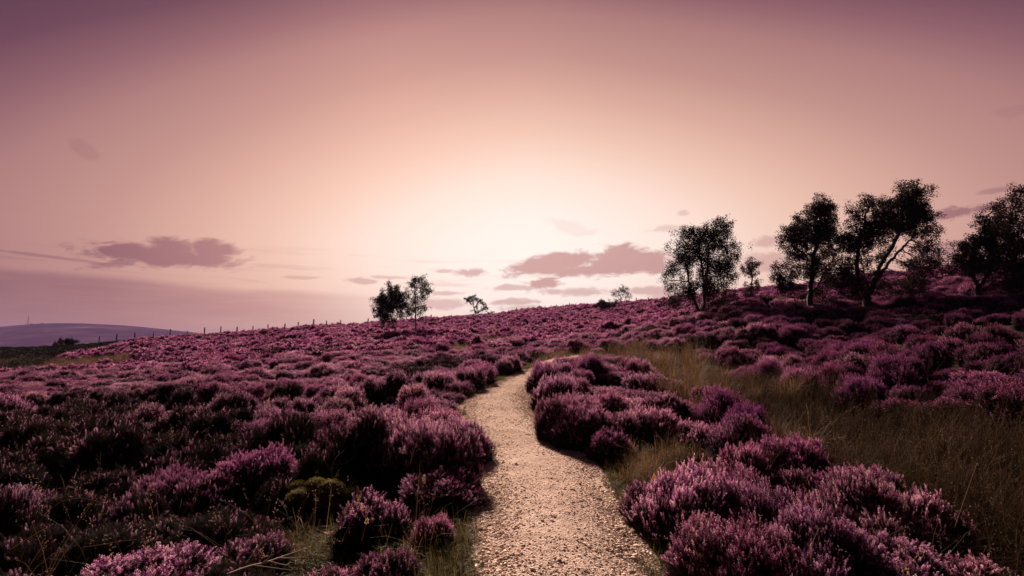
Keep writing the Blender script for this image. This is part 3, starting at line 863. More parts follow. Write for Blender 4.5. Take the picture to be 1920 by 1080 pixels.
scatter("gorse_scrub", [GORSE], X, Y, h(X, Y) - .05, 0 * X, rot, scl, "dark gorse and bracken band below the distant hill", "scrub")

# ------------------------------------------------------------------ grasses
def tuft(seed, blades, Lmin, Lmax, spread, width, heads, lean=.5):
    r = np.random.default_rng(seed); g = Geo()
    for k in range(blades):
        a = r.uniform(0, 6.28); L = r.uniform(Lmin, Lmax); b = r.random() ** .7 * lean
        p0 = np.array([r.normal() * spread, r.normal() * spread, -.02]); out = np.array([math.cos(a), math.sin(a), 0])
        side = np.array([-math.sin(a), math.cos(a), 0]); S = 5
        pts = []; p = p0.copy(); ang = b * .4
        for s in range(S):
            pts.append(p.copy()); p = p + (out * math.sin(ang) + np.array([0, 0, math.cos(ang)])) * L / (S - 1); ang += b * .55
        w = width * r.uniform(.7, 1.3)
        V = []; 
        for s, q in enumerate(pts):
            ww = w * (1 - (s / (S - 1)) ** 1.5 * .85); V += [q - side * ww, q + side * ww]
        T = []
        for s in range(S - 1): T += [(2 * s, 2 * s + 1, 2 * s + 3), (2 * s, 2 * s + 3, 2 * s + 2)]
        t0 = r.random() * .7
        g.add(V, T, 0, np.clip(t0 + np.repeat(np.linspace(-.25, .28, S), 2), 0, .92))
        if k < heads:
            for q in range(9):
                c = pts[-1] + (pts[-2] - pts[-1]) * (q / 9) + r.normal(0, .006, 3); d = r.normal(size=3) + [0, 0, 1]
                d /= np.linalg.norm(d); s_ = np.cross(d, [.3, .8, .1]); s_ /= np.linalg.norm(s_)
                g.add([c, c + d * .015 + s_ * .0022, c + d * .015 - s_ * .0022], [(0, 1, 2)], 0, .95)
    return g
M['grass_vignetted'] = tone_mat("vignetted_grass", [(0, (.012, .009, .005, 1)), (.5, (.042, .026, .012, 1)), (.85, (.13, .072, .034, 1)), (1, (.26, .17, .11, 1))], .3, .8, .015, (.5, (.6, .55, .55, 1)), .05)  # darker brown copy of the grass, right-hand vignette put into its colour
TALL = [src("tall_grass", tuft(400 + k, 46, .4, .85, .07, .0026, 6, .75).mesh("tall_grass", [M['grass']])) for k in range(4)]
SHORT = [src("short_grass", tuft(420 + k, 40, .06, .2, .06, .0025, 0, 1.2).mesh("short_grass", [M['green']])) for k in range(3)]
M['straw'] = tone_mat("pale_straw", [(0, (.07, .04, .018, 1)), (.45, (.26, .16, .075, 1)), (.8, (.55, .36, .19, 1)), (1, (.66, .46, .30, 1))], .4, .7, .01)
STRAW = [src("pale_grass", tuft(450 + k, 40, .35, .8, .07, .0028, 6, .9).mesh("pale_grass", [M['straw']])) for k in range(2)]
VIGNETTED = [src("vignetted_tuft", tuft(440 + k, 54, .4, .9, .08, .0026, 5, .9).mesh("vignetted_tuft", [M['grass_vignetted']])) for k in range(3)]
WISP = [src("straw_wisp", tuft(430 + k, 7, .45, .8, .05, .0015, 3, .8).mesh("straw_wisp", [M['grass']])) for k in range(4)]

def turn(nn): return np.stack([rng.normal(0, .08, nn), rng.normal(0, .08, nn), rng.uniform(0, 6.28, nn)], -1)
def grasses():
    lo, hi = HOL.min(0), HOL.max(0)
    nn = int((hi - lo).prod() * 17)
    x = rng.uniform(lo[0], hi[0], nn); y = rng.uniform(lo[1], hi[1], nn)
    d = np.array(BUSHES)
    jx, jy = x + rng.normal(0, .6, nn), y + rng.normal(0, .6, nn)
    ok = inpoly(jx, jy, HOL) & (pathdist(x, y) > .25); x, y = x[ok], y[ok]
    keep = np.ones(len(x), bool)
    for s in range(0, len(x), 2000):
        dd = np.hypot(x[s:s + 2000, None] - d[None, :, 0], y[s:s + 2000, None] - d[None, :, 1]) - d[None, :, 2] * .75
        keep[s:s + 2000] = dd.min(1) > 0
    keep &= rng.random(len(x)) < np.where(y > 14, .55, 1)
    x, y = x[keep], y[keep]
    X = [x]; Y = [y]; sd_ = (960 + F * x / y + 380 * (vnoise(x, y, 1.4, 85) - .5)) > 1470; I = [np.where(sd_, rng.integers(8, 11, len(x)), rng.integers(0, 4, len(x)))]; S = [rng.uniform(.75, 1.25, len(x)) * (.6 + .65 * vnoise(x, y, 1.1, 81))]  # right part of the hollow takes the vignette-darkened tufts
    # strips of pale grass
    for gx, gy, rx, ry in STRIPS:
        m = int(rx * ry * 3.14 * (9 if gy < 45 else 4)); q = np.sqrt(rng.random(m)); a = rng.uniform(0, 6.28, m)
        x, y = gx + rx * q * np.cos(a), gy + ry * q * np.sin(a); k = (pathdist(x, y) > .1) & in_strip(x, y, 1.2)
        X.append(x[k]); Y.append(y[k]); I.append(rng.integers(11, 13, k.sum()) if gy < 45 else rng.integers(0, 4, k.sum())); S.append(rng.uniform(.5, .8, k.sum()) * (1 if gy < 45 else 1.8))
    # dry stalks beside the path right of the middle and grass on the fence line
    for px, py, rx, ry, m in [(1240, 850, .65, .4, 75), (1300, 840, .5, .45, 50), (1180, 865, .4, .35, 35), (1230, 890, .4, .3, 40), (870, 740, .3, .6, 14), (1250, 730, .6, .5, 25), (1095, 668, 1.0, 2.5, 60), (1020, 676, .5, 2.5, 30), (985, 688, .4, 1.5, 25)]:
        gx, gy = ground_hit(px, py, .15); q = np.sqrt(rng.random(m)); a = rng.uniform(0, 6.28, m)
        x, y = gx + rx * q * np.cos(a), gy + ry * q * np.sin(a); k = pathdist(x, y) > .12
        X.append(x[k]); Y.append(y[k]); I.append(np.where(rng.random(k.sum()) < .35, rng.integers(11, 13, k.sum()), rng.integers(0, 8, k.sum()))); S.append(rng.uniform(.3, .6, k.sum()))
    px = rng.uniform(225, 420, 500); yy = ridge_y(np.arctan2((px - 960) / F, 1)) + rng.uniform(-9, 3, 500)
    X.append((px - 960) / F * yy); Y.append(yy); I.append(rng.integers(11, 13, 500)); S.append(rng.uniform(.6, 1.0, 500))
    # thin straws among the heather
    m = 190; y = 3.6 + 10 * rng.random(m) ** 1.3; x = rng.uniform(-1, 1, m) * y * .92; k = pathdist(x, y) > .3
    X.append(x[k]); Y.append(y[k]); I.append(rng.integers(4, 8, k.sum())); S.append(rng.uniform(.8, 1.25, k.sum()))
    x, y, i, s = map(np.concatenate, (X, Y, I, S))
    scatter("moor_grass", TALL + WISP + VIGNETTED + STRAW, x, y, h(x, y) - .02, i, turn(len(x)), np.stack([s * 1.05, s * 1.05, s], -1), "tall brown and straw coloured grass filling the hollow on the right", "grass")
    # short verge grass
    m = 12000; y = 3.0 + 26 * rng.random(m) ** 1.5; c = np.interp(y, PCF[:, 1], PCF[:, 0]); w = np.interp(y, PCF[:, 1], PCF[:, 2])
    sd = np.where(rng.random(m) < .5, -1, 1); off = rng.gamma(2.0, .10, m) - .02 - .16 * sstep(.55, .8, vnoise(y * 1.0, sd * 7.0, .45, 93))
    x = c + sd * (w + off)
    k = (rng.random(m) > .75 * ((sd > 0) & (y < 4.9))) & (rng.random(m) < sstep(.34, .62, vnoise(x, y, .55, 91)) * 1.1 + .08)
    x, y = x[k], y[k]; s = rng.uniform(.5, 1.1, len(x))
    m2 = 200; gx, gy = ground_hit(830, 1040, .1); x2 = gx + rng.normal(0, .28, m2); y2 = gy + rng.normal(0, .4, m2); k2 = pathdist(x2, y2) > 0
    gx, gy = ground_hit(590, 1010, .1); x3 = gx + rng.normal(0, .4, 260); y3 = gy + rng.normal(0, .35, 260); x2 = np.concatenate([x2, x3]); y2 = np.concatenate([y2, y3]); k2 = pathdist(x2, y2) > 0
    x = np.concatenate([x, x2[k2]]); y = np.concatenate([y, y2[k2]]); s = np.concatenate([s, rng.uniform(.7, 1.5, k2.sum())])
    scatter("verge_grass", SHORT, x, y, h(x, y) - .02, rng.integers(0, 3, len(x)), turn(len(x)), np.stack([s, s, s], -1), "short olive grass fringing both edges of the footpath", "grass")
grasses()

# moss cushion in the left foreground, dead branches, straws, fallen leaf
def moss():
    gx, gy = ground_hit(600, 945, .12); r = np.random.default_rng(9); g = Geo(); iv, it = ico(3)
    for k in range(16):
        a, q = r.uniform(0, 6.28), r.random() ** .5
        c = np.array([math.cos(a) * q * .40, math.sin(a) * q * .34, .18 + .14 * r.random()]); s = r.uniform(.08, .15)
        g.add(iv * np.array([1, 1, .7]) * s * (1 + r.uniform(-.12, .12, (len(iv), 1))) + c, it, 0, r.random() * .4)
        m = 500; d = r.normal(size=(m, 3)); d[:, 2] = np.abs(d[:, 2]); d /= np.linalg.norm(d, axis=1, keepdims=True)
        tv = np.array([[0, 0, 0], [.003, 0, .022], [-.003, 0, .022]]); V, T = stamp(tv, np.array([[0, 1, 2]]), frames(d + r.normal(0, .3, (m, 3)), r.random(m) * 6), d * np.array([1, 1, .7]) * s + c)
        g.add(V, T, 0, np.repeat(r.random(m), 3))
    o = link("moss_cushion", g.mesh("moss_cushion", [M['moss']]), None, (gx, gy, h1(gx, gy))); tag(o, "yellow green moss cushion among dark heather in the left foreground", "moss")
moss()

def branch(label, pts, r0, forks, seed):
    """a bare dead branch given by photo points and distances"""
    P = np.array([at(px, py, Y) for px, py, Y in pts]); base = P[0]; r = np.random.default_rng(seed)
    g = Geo(); Q = _cr(np.c_[P, ][:, :3], 5)
    V, T = tube(Q - base, np.linspace(r0, r0 * .35, len(Q)), 5); g.add(V, T, 0, .7)
    for f, pp in forks:
        a = Q[int(f * (len(Q) - 1))]; E = np.array([at(*q) for q in pp]); W = _cr(np.vstack([a, E]), 5)
        V, T = tube(W - base, np.linspace(r0 * .6, r0 * .2, len(W)), 4); g.add(V, T, 0, .6)
    o = link("dead_branch", g.mesh("dead_branch", [M['twig']]), None, tuple(base)); tag(o, label, "branch")
branch("bare grey forked branch lying low in the bottom left heather", [(425, 1078, 3.55), (468, 1062, 3.6), (497, 1055, 3.65), (540, 1040, 3.75), (575, 1028, 3.8)], .008,
       [(.45, [(505, 1045, 3.68), (512, 1030, 3.72)]), (.3, [(520, 1066, 3.6), (548, 1070, 3.6)]), (.65, [(560, 1046, 3.7), (590, 1036, 3.75)]), (.55, [(540, 1060, 3.65), (575, 1052, 3.7)])], 1)
branch("bleached stick poking up left of the forked branch", [(462, 1056, 3.8), (475, 1038, 3.8), (490, 1018, 3.82)], .006, [], 2)
branch("thin dead twigs standing in front of the tallest dark heather bush", [(625, 905, 6.2), (622, 880, 6.25), (630, 858, 6.3), (645, 845, 6.3)], .007,
       [(.3, [(612, 872, 6.25), (606, 856, 6.25)]), (.5, [(650, 868, 6.3), (668, 850, 6.35)])], 3)

def straw(label, pts, group=None, head=True, seed=0):
    P = np.array([at(px, py, Y) for px, py, Y in pts]); base = P[0].copy(); r = np.random.default_rng(seed)
    g = Geo(); Q = _cr(P, 6) - base; V, T = tube(Q, np.linspace(.0026, .0014, len(Q)), 4); g.add(V, T, 0, .75)
    o = link("straw_stalk", None) if False else bpy.data.objects.new("dry_stalk", None); COL.objects.link(o); o.location = tuple(base); o.empty_display_size = .1
    link("stem", g.mesh("stem", [M['grass']]), o)
    if head:
        k = Geo()
        for i in range(46):
            f = r.random() * .2; c = np.array([np.interp(1 - f, np.linspace(0, 1, len(Q)), Q[:, a]) for a in range(3)]) + r.normal(0, .003, 3)
            ax = Q[-1] - Q[-3]; d = ax / np.linalg.norm(ax) + r.normal(0, .5, 3); d /= np.linalg.norm(d); s = np.cross(d, r.normal(size=3)); s /= np.linalg.norm(s)
            k.add([c, c + d * .012 + s * .004, c + d * .02, c + d * .012 - s * .004], [(0, 1, 2), (0, 2, 3)], 0, .9)
        link("seed_head", k.mesh("seed_head", [M['grass']]), o)
    tag(o, label, "grass stalk", group)
straw("dry grass stalk bowing over in an arc right of the moss cushion", [(728, 1030, 4.35), (722, 995, 4.4), (708, 965, 4.42), (690, 952, 4.42), (680, 953, 4.42)], seed=1)
straw("straight dry stalk leaning right beside the moss cushion, left of its pair", [(616, 1022, 4.5), (632, 985, 4.52), (652, 945, 4.55)], seed=2)
straw("straight dry stalk leaning right in front of the slanting pink tips", [(638, 1022, 4.4), (656, 982, 4.45), (676, 930, 4.5)], seed=3)
straw("short upright stalk between the arched stalk and the leaning pair", [(678, 1015, 4.4), (683, 995, 4.4), (688, 976, 4.4)], seed=4)
straw("long straw lying almost level above the bottom left pink heather", [(155, 1026, 4.1), (185, 1022, 4.1), (225, 1015, 4.12), (255, 1012, 4.15)], head=False, seed=5)
straw("bent straw with a sharp kink in the bottom left darkness", [(20, 1030, 4.1), (60, 1005, 4.1), (87, 991, 4.1), (97, 1008, 4.1), (105, 1035, 4.1)], head=False, seed=6)
straw("long arching straw in the dark left foreground", [(35, 1060, 4.1), (60, 1000, 4.2), (100, 950, 4.25), (145, 934, 4.3), (190, 942, 4.3)], head=False, seed=7)
straw("upper one of two crossing straws over the dark left thicket", [(283, 948, 5.1), (262, 912, 5.2), (240, 888, 5.25), (215, 866, 5.3)], head=False, seed=8)
straw("lower one of two crossing straws over the dark left thicket", [(267, 950, 5.1), (252, 912, 5.2), (240, 892, 5.25)], head=False, seed=9)
straw("tall reddish seed stalk in front of the bush leaning over the left path edge", [(797, 970, 5.2), (797, 930, 5.25), (796, 892, 5.3)], seed=10)
straw("thin straw curving against the dark hollow of the tall purple bush", [(1508, 950, 4.6), (1500, 905, 4.6), (1485, 865, 4.65)], head=False, seed=11)
straw("long straw leaning right over the dark grass at far right", [(1790, 990, 4.6), (1812, 925, 4.7), (1832, 868, 4.8)], head=False, seed=12)
straw("pale straw crossing the wide pink bush in the right foreground", [(1520, 1050, 3.75), (1524, 1018, 3.8), (1536, 990, 3.85)], head=False, seed=13)
def leaf():
    p = at(1226, 900, 4.95); g = Geo()
    g.add(np.array([[0, 0, 0], [.018, -.004, .012], [.022, .0, .03], [.008, .004, .05], [-.014, .002, .03], [-.012, -.004, .012]]), [(0, 1, 2), (0, 2, 3), (0, 3, 4), (0, 4, 5)], 0, .5)
    o = link("fallen_leaf", g.mesh("fallen_leaf", [M['orange']]), None, tuple(p)); tag(o, "orange dead leaf caught on the rounded bush at the right path edge", "leaf")
leaf()
def path_twig():
    P = [(1140, 1048), (1155, 1044), (1172, 1050), (1188, 1062), (1196, 1072)]; pts = []
    for a, b in P:
        gx, gy = ground_hit(a, b, .02); pts.append((gx, gy, h1(gx, gy) + .018))
    g = Geo(); V, T = tube(_cr(np.array(pts), 5) - np.array(pts[0]), .004, 5); g.add(V, T, 0, .0)
    o = link("fallen_twig", g.mesh("fallen_twig", [M['post']]), None, pts[0]); tag(o, "thin dark curved twig lying on the path stones", "twig")
    gx, gy = ground_hit(898, 1000, .02); gx2, gy2 = ground_hit(912, 1016, .02)
    a = np.array([gx, gy, h1(gx, gy) + .03]); b = np.array([gx2, gy2, h1(gx2, gy2) + .02]); g = Geo(); V, T = tube(np.array([a, (a + b) / 2 + [0, 0, .005], b]) - a, .003, 5); g.add(V, T, 0, 1)
    o = link("fallen_twig", g.mesh("fallen_twig", [M['twig']]), None, tuple(a)); tag(o, "pale straight twig on the left path edge", "twig")
path_twig()

# ------------------------------------------------------------------ trees
def tree(name, label, base, Y, stems, lobes, bark_m, n_attr=700, leaves=16000, leaf=.07, wind=0.0, droop=.1, r0=.13, cat="tree", group=None, seed=1, clump=.26, depth=.8, z_off=0.0, gapth=.37):
    r = np.random.default_rng(seed)
    bx = at(base, 600, Y)[0]; bz = h1(bx, Y) - .1 + z_off
    B = np.array([bx, Y, bz]); px2m = Y / F
    nodes = []; par = []; fixed = []
    for st in stems:
        P = np.array([at(px, py, Y) for px, py in st]); 
        if len(nodes) == 0: P[0] = B
        dy = r.normal(0, .35)
        P[:, 1] += np.linspace(0, dy, len(P))
        Q = _cr(P, 6)
        if nodes:
            prev = int(np.argmin(np.linalg.norm(np.array(nodes) - Q[0], axis=1)))
        else: prev = -1
        for q in Q:
            q = q + r.normal(0, .03, 3) * (len(nodes) > 0)
            nodes.append(q); par.append(prev); fixed.append(True); prev = len(nodes) - 1
    # attraction points in clumps inside the lobes
    w = np.array([l[2] * l[3] * (l[4] if len(l) > 4 else 1) for l in lobes], float); w /= w.sum()
    ncl = max(10, n_attr // 9); C = []
    for k in r.choice(len(lobes), ncl, p=w):
        cx, cy, rx, ry = lobes[k][:4]
        while True:
            v = r.uniform(-1, 1, 3)
            if .12 < (v ** 2).sum() < 1: break
        p = at(cx + v[0] * rx, cy + v[1] * ry, Y); p[1] += v[2] * rx * px2m * depth; C.append(p)
    C = np.array(C)
    A_ = (C[:, None] + r.normal(0, clump, (ncl, 9, 3)) * [1.1, 1, .75]).reshape(-1, 3)
    A0 = A_.copy()
    H = max(4.0 * px2m, (C[:, 2].max() - bz)); step = H / 34; kill = step * 1.6; infl = H * .55
    N = np.array(nodes); par = list(par)
    for it in range(70):
        if len(A_) == 0: break
        dist = np.linalg.norm(A_[:, None] - N[None], axis=2); nn_ = dist.argmin(1); dm = dist.min(1)
        act = dm < infl
        new = []; newp = []
        for k in np.unique(nn_[act]):
            v = A_[act & (nn_ == k)] - N[k]; d = (v / np.linalg.norm(v, axis=1, keepdims=True)).mean(0) + r.normal(0, .13, 3) + [wind * .15, 0, .05]
            d /= np.linalg.norm(d) + 1e-9; q = N[k] + d * step
            new.append(q); newp.append(int(k))
        if not new: break
        N = np.vstack([N, new]); par += newp
        dist = np.linalg.norm(A_[:, None] - np.array(new)[None], axis=2).min(1); A_ = A_[(dist > kill)]
        if len(N) > 4200: break
    n_ = len(N); rad = np.zeros(n_); kids = [0] * n_
    for i in range(n_):
        if par[i] >= 0: kids[par[i]] += 1
    acc = np.zeros(n_)
    for i in range(n_ - 1, -1, -1):
        if acc[i] == 0: acc[i] = 1.0
        if par[i] >= 0: acc[par[i]] += acc[i]
    rad = acc ** .52; rad = np.maximum(rad / rad[0] * r0, .004 + px2m * .14)
    g = Geo(); ang = np.linspace(0, 2 * math.pi, 6, endpoint=False); ring = np.stack([np.cos(ang), np.sin(ang), 0 * ang], -1)
    child = np.array([i for i in range(n_) if par[i] >= 0]); pp = np.array([par[i] for i in child])
    D = N[child] - N[pp]; good = np.linalg.norm(D, axis=1) > 1e-5; child, pp, D = child[good], pp[good], D[good]
    Fm = frames(D, np.zeros(len(D)))
    ra = np.minimum(rad[pp], rad[child] * 1.6)
    V0 = np.einsum('mij,nj->mni', Fm, ring) * ra[:, None, None] + N[pp][:, None]; V1 = np.einsum('mij,nj->mni', Fm, ring) * rad[child][:, None, None] + N[child][:, None]
    V = np.concatenate([V0, V1], 1); tt = []
    for j in range(6): a0, a1 = j, (j + 1) % 6; tt += [(a0, a1, a1 + 6), (a0, a1 + 6, a0 + 6)]
    T = (np.array(tt)[None] + (np.arange(len(child)) * 12)[:, None, None]).reshape(-1, 3)
    g.add(V.reshape(-1, 3) - B, T)
    root = bpy.data.objects.new(name, None); COL.objects.link(root); root.location = tuple(B); root.empty_display_size = .3
    link("trunk", g.mesh("trunk", [bark_m], True), root)
    # leaves round the twigs
    thin = np.nonzero((acc < 4) & (np.arange(n_) > len(nodes)))[0]
    L = Geo(); cl = np.concatenate([N[thin], A0]); gs = px2m * 15; gap = vnoise(cl[:, 0] + .6 * cl[:, 1], cl[:, 2] + .3 * cl[:, 1], gs, seed) * .6 + vnoise(cl[:, 0] - .5 * cl[:, 1], cl[:, 2], gs * .45, seed + 50) * .4; low = np.clip(1 - (cl[:, 2] - bz) / H, 0, 1); cl = cl[gap > gapth + .09 * low]; pick = r.integers(0, len(cl), leaves)
    dd = r.normal(0, 1, (leaves, 3)); dl = np.linalg.norm(dd, axis=1, keepdims=True)
    dd = dd / np.maximum(1, dl / 1.5); P = cl[pick] + dd * clump * .42 + np.stack([wind * .12 * np.abs(r.normal(size=leaves)), 0 * dl[:, 0], -droop * np.abs(r.normal(size=leaves))], -1)
    tv = np.array([[0, 0, 0], [.34, 0, .5], [0, 0.05, 1], [-.34, 0, .5]]); tq = np.array([[0, 1, 2], [0, 2, 3]])
    Dl = r.normal(0, 1, (leaves, 3)) + [wind, 0, -.3]
    sz = leaf * r.uniform(.6, 1.35, leaves)
    V, T = stamp(tv, tq, frames(Dl, r.uniform(0, 6.28, leaves)), P - B, sz)
    L.add(V, T, 0, np.repeat(r.random(leaves), 4))
    link("crown", L.mesh("crown", [M['birchleaf']]), root)
    tag(root, label, cat, group)
    return root

tree("birch_tree", "broad birch with several stems and a lopsided crown, leftmost of the big right-hand trees", 1317, 36,
     [[(1317, 597), (1320, 575), (1327, 530), (1333, 480), (1340, 430)], [(1319, 575), (1322, 540), (1318, 490), (1312, 440)], [(1314, 588), (1301, 558), (1293, 520), (1287, 470)]],
     [(1338, 432, 30, 28), (1300, 465, 36, 38), (1352, 470, 30, 45), (1275, 510, 28, 40, .8), (1320, 510, 40, 35, .6), (1360, 525, 22, 40, .8), (1266, 552, 20, 28, .9), (1312, 555, 45, 25, .75), (1355, 565, 28, 26, .8)],
     M['bark'], 2000, 64000, .071, 0.2, .22, .17, seed=3, clump=.25)
tree("birch_tree", "tiny birch by itself on the skyline between the big right-hand trees", 1408, 55,
     [[(1408, 568), (1408, 545), (1408, 505)]], [(1408, 500, 15, 16), (1409, 528, 15, 16, .8), (1406, 546, 15, 10, .6)], M['bark'], 260, 5000, .10, 0, .1, .08, seed=4, clump=.26)
tree("birch_tree", "spreading dark tree on a thin leaning trunk, left neighbour of the tallest tree", 1514, 31,
     [[(1513, 583), (1517, 560), (1518, 530), (1522, 480), (1535, 410)], [(1518, 556), (1530, 535), (1545, 505)]],
     [(1542, 392, 22, 24), (1520, 430, 34, 34), (1487, 455, 30, 38), (1548, 450, 22, 40), (1470, 515, 24, 30, .8), (1518, 500, 34, 30, .8), (1555, 510, 25, 40, .7), (1468, 528, 20, 14, .3), (1545, 560, 32, 24, .5)],
     M['bark'], 2000, 60000, .067, .5, .12, .15, seed=5, clump=.22)
tree("birch_tree", "tallest dark tree, V shaped stems and a double peaked crown leaning right", 1625, 29,
     [[(1625, 580), (1627, 560), (1640, 532), (1655, 500), (1690, 440), (1705, 380)], [(1626, 562), (1610, 530), (1604, 490), (1612, 430), (1622, 390)], [(1630, 552), (1632, 510), (1634, 460)], [(1634, 545), (1665, 500), (1700, 465), (1725, 440)]],
     [(1703, 362, 24, 26), (1695, 395, 38, 34), (1722, 415, 30, 36), (1625, 390, 28, 26), (1620, 430, 32, 35), (1663, 415, 30, 34), (1590, 470, 26, 44, .9), (1640, 470, 35, 25, .5), (1735, 470, 24, 28, .8), (1715, 500, 24, 24, .7), (1590, 525, 26, 38, .9), (1750, 478, 14, 22, .9), (1715, 530, 24, 20, .8), (1690, 545, 28, 18, .6), (1640, 530, 28, 20, .3)],
     M['bark'], 2700, 86000, .065, .7, .10, .19, seed=6, clump=.22)
tree("thorn_tree", "low wind bent tree spreading left in front of the dark edge tree", 1838, 25.5,
     [[(1838, 558), (1833, 535), (1822, 518), (1818, 490), (1840, 440)], [(1835, 540), (1850, 510), (1862, 450)]],
     [(1808, 490, 26, 18), (1830, 465, 26, 22), (1850, 440, 20, 26), (1868, 410, 22, 28), (1840, 500, 38, 16, .8), (1870, 470, 24, 40, .8)],
     M['bark'], 1400, 34000, .058, -.3, .05, .13, seed=7, clump=.19)
tree("birch_tree", "tall dense dark tree cut off by the right border of the picture", 1925, 23.5,
     [[(1925, 552), (1922, 520), (1926, 460), (1930, 390)], [(1923, 530), (1905, 480), (1895, 430)], [(1926, 510), (1950, 460), (1965, 420)]],
     [(1925, 385, 36, 44), (1900, 430, 30, 50), (1940, 440, 50, 50), (1895, 500, 34, 40), (1945, 510, 50, 40), (1915, 532, 40, 22), (1970, 430, 40, 50)],
     M['bark'], 2000, 42000, .060, .3, .08, .2, seed=8, clump=.2)
tree("birch_tree", "dense round birch with two thin stems, left one of the pair on the left moor", 740, 58,
     [[(740, 634), (742, 618), (736, 600), (732, 570)], [(738, 628), (744, 600), (746, 575)]],
     [(735, 550, 16, 18), (722, 572, 18, 22), (745, 572, 18, 22), (728, 592, 20, 16, .8), (752, 580, 10, 20, .7), (715, 585, 12, 16, .7)],
     M['birch'], 800, 25000, .10, 0, .1, .085, seed=9, clump=.33, gapth=.28)
tree("birch_tree", "airy birch with a pale straight trunk, right one of the pair on the left moor", 780, 60,
     [[(780, 631), (780, 605), (780, 570), (779, 535)]],
     [(782, 528, 13, 14), (784, 545, 20, 16), (795, 552, 13, 12, .8), (768, 558, 12, 14, .6), (780, 575, 20, 14, .45), (798, 585, 10, 14, .3), (772, 592, 12, 10, .3)],
     M['birch'], 620, 7500, .10, 0, .12, .085, seed=10, clump=.3)
tree("thorn_tree", "small windblown thorn tree beside the wooden gate on the skyline", 893, 150,
     [[(893, 600), (892, 588), (888, 574)], [(893, 592), (902, 580), (912, 575)]],
     [(888, 564, 12, 9), (875, 563, 10, 5, .8), (903, 566, 10, 8), (905, 580, 12, 6, .8), (920, 586, 6, 5, .7), (892, 580, 8, 8, .6)],
     M['bark'], 320, 2700, .24, .05, .05, .15, seed=11, clump=.34)
tree("birch_tree", "thin nearly leafless tree with a few tufts on the middle skyline", 1166, 108,
     [[(1166, 590), (1166, 575), (1163, 560), (1166, 545)], [(1166, 580), (1172, 562), (1176, 550)], [(1164, 570), (1156, 553)]],
     [(1166, 545, 8, 8), (1156, 549, 8, 6), (1172, 554, 8, 8, .5), (1165, 558, 10, 8, .3)],
     M['birch'], 190, 1300, .17, .2, .05, .08, seed=12, clump=.4)
for lab, b, Y, lobes, sd in [("round scrubby bush left of the leafless tree on the skyline", 1143, 112, [(1143, 569, 10, 6), (1138, 573, 8, 5)], 13),
                             ("smaller scrubby bush at the left end of the middle skyline pair", 1128, 114, [(1128, 570, 5, 6)], 14),
                             ("low scrub clump on the skyline above the path's end", 1041, 178, [(1041, 581, 10, 4), (1035, 583, 6, 3)], 15),
                             ("low ragged scrub on the skyline right of the first scrub clump", 1082, 172, [(1084, 580, 8, 3), (1076, 583, 8, 3)], 16),
                             ("dark domed gorse bush on the far left skyline before the hill", 122, 86, [(120, 644, 15, 5), (128, 643, 10, 6), (110, 646, 12, 4)], 17)]:
    tree("scrub_bush", lab, b, Y, [[(b, 589 if b > 200 else 652), (b, lobes[0][1])]], lobes, M['bark'], 240, 2400 if Y > 90 else 5200, .16 if Y > 90 else .12, .2, .03, .09, cat="bush", seed=sd, clump=.3)

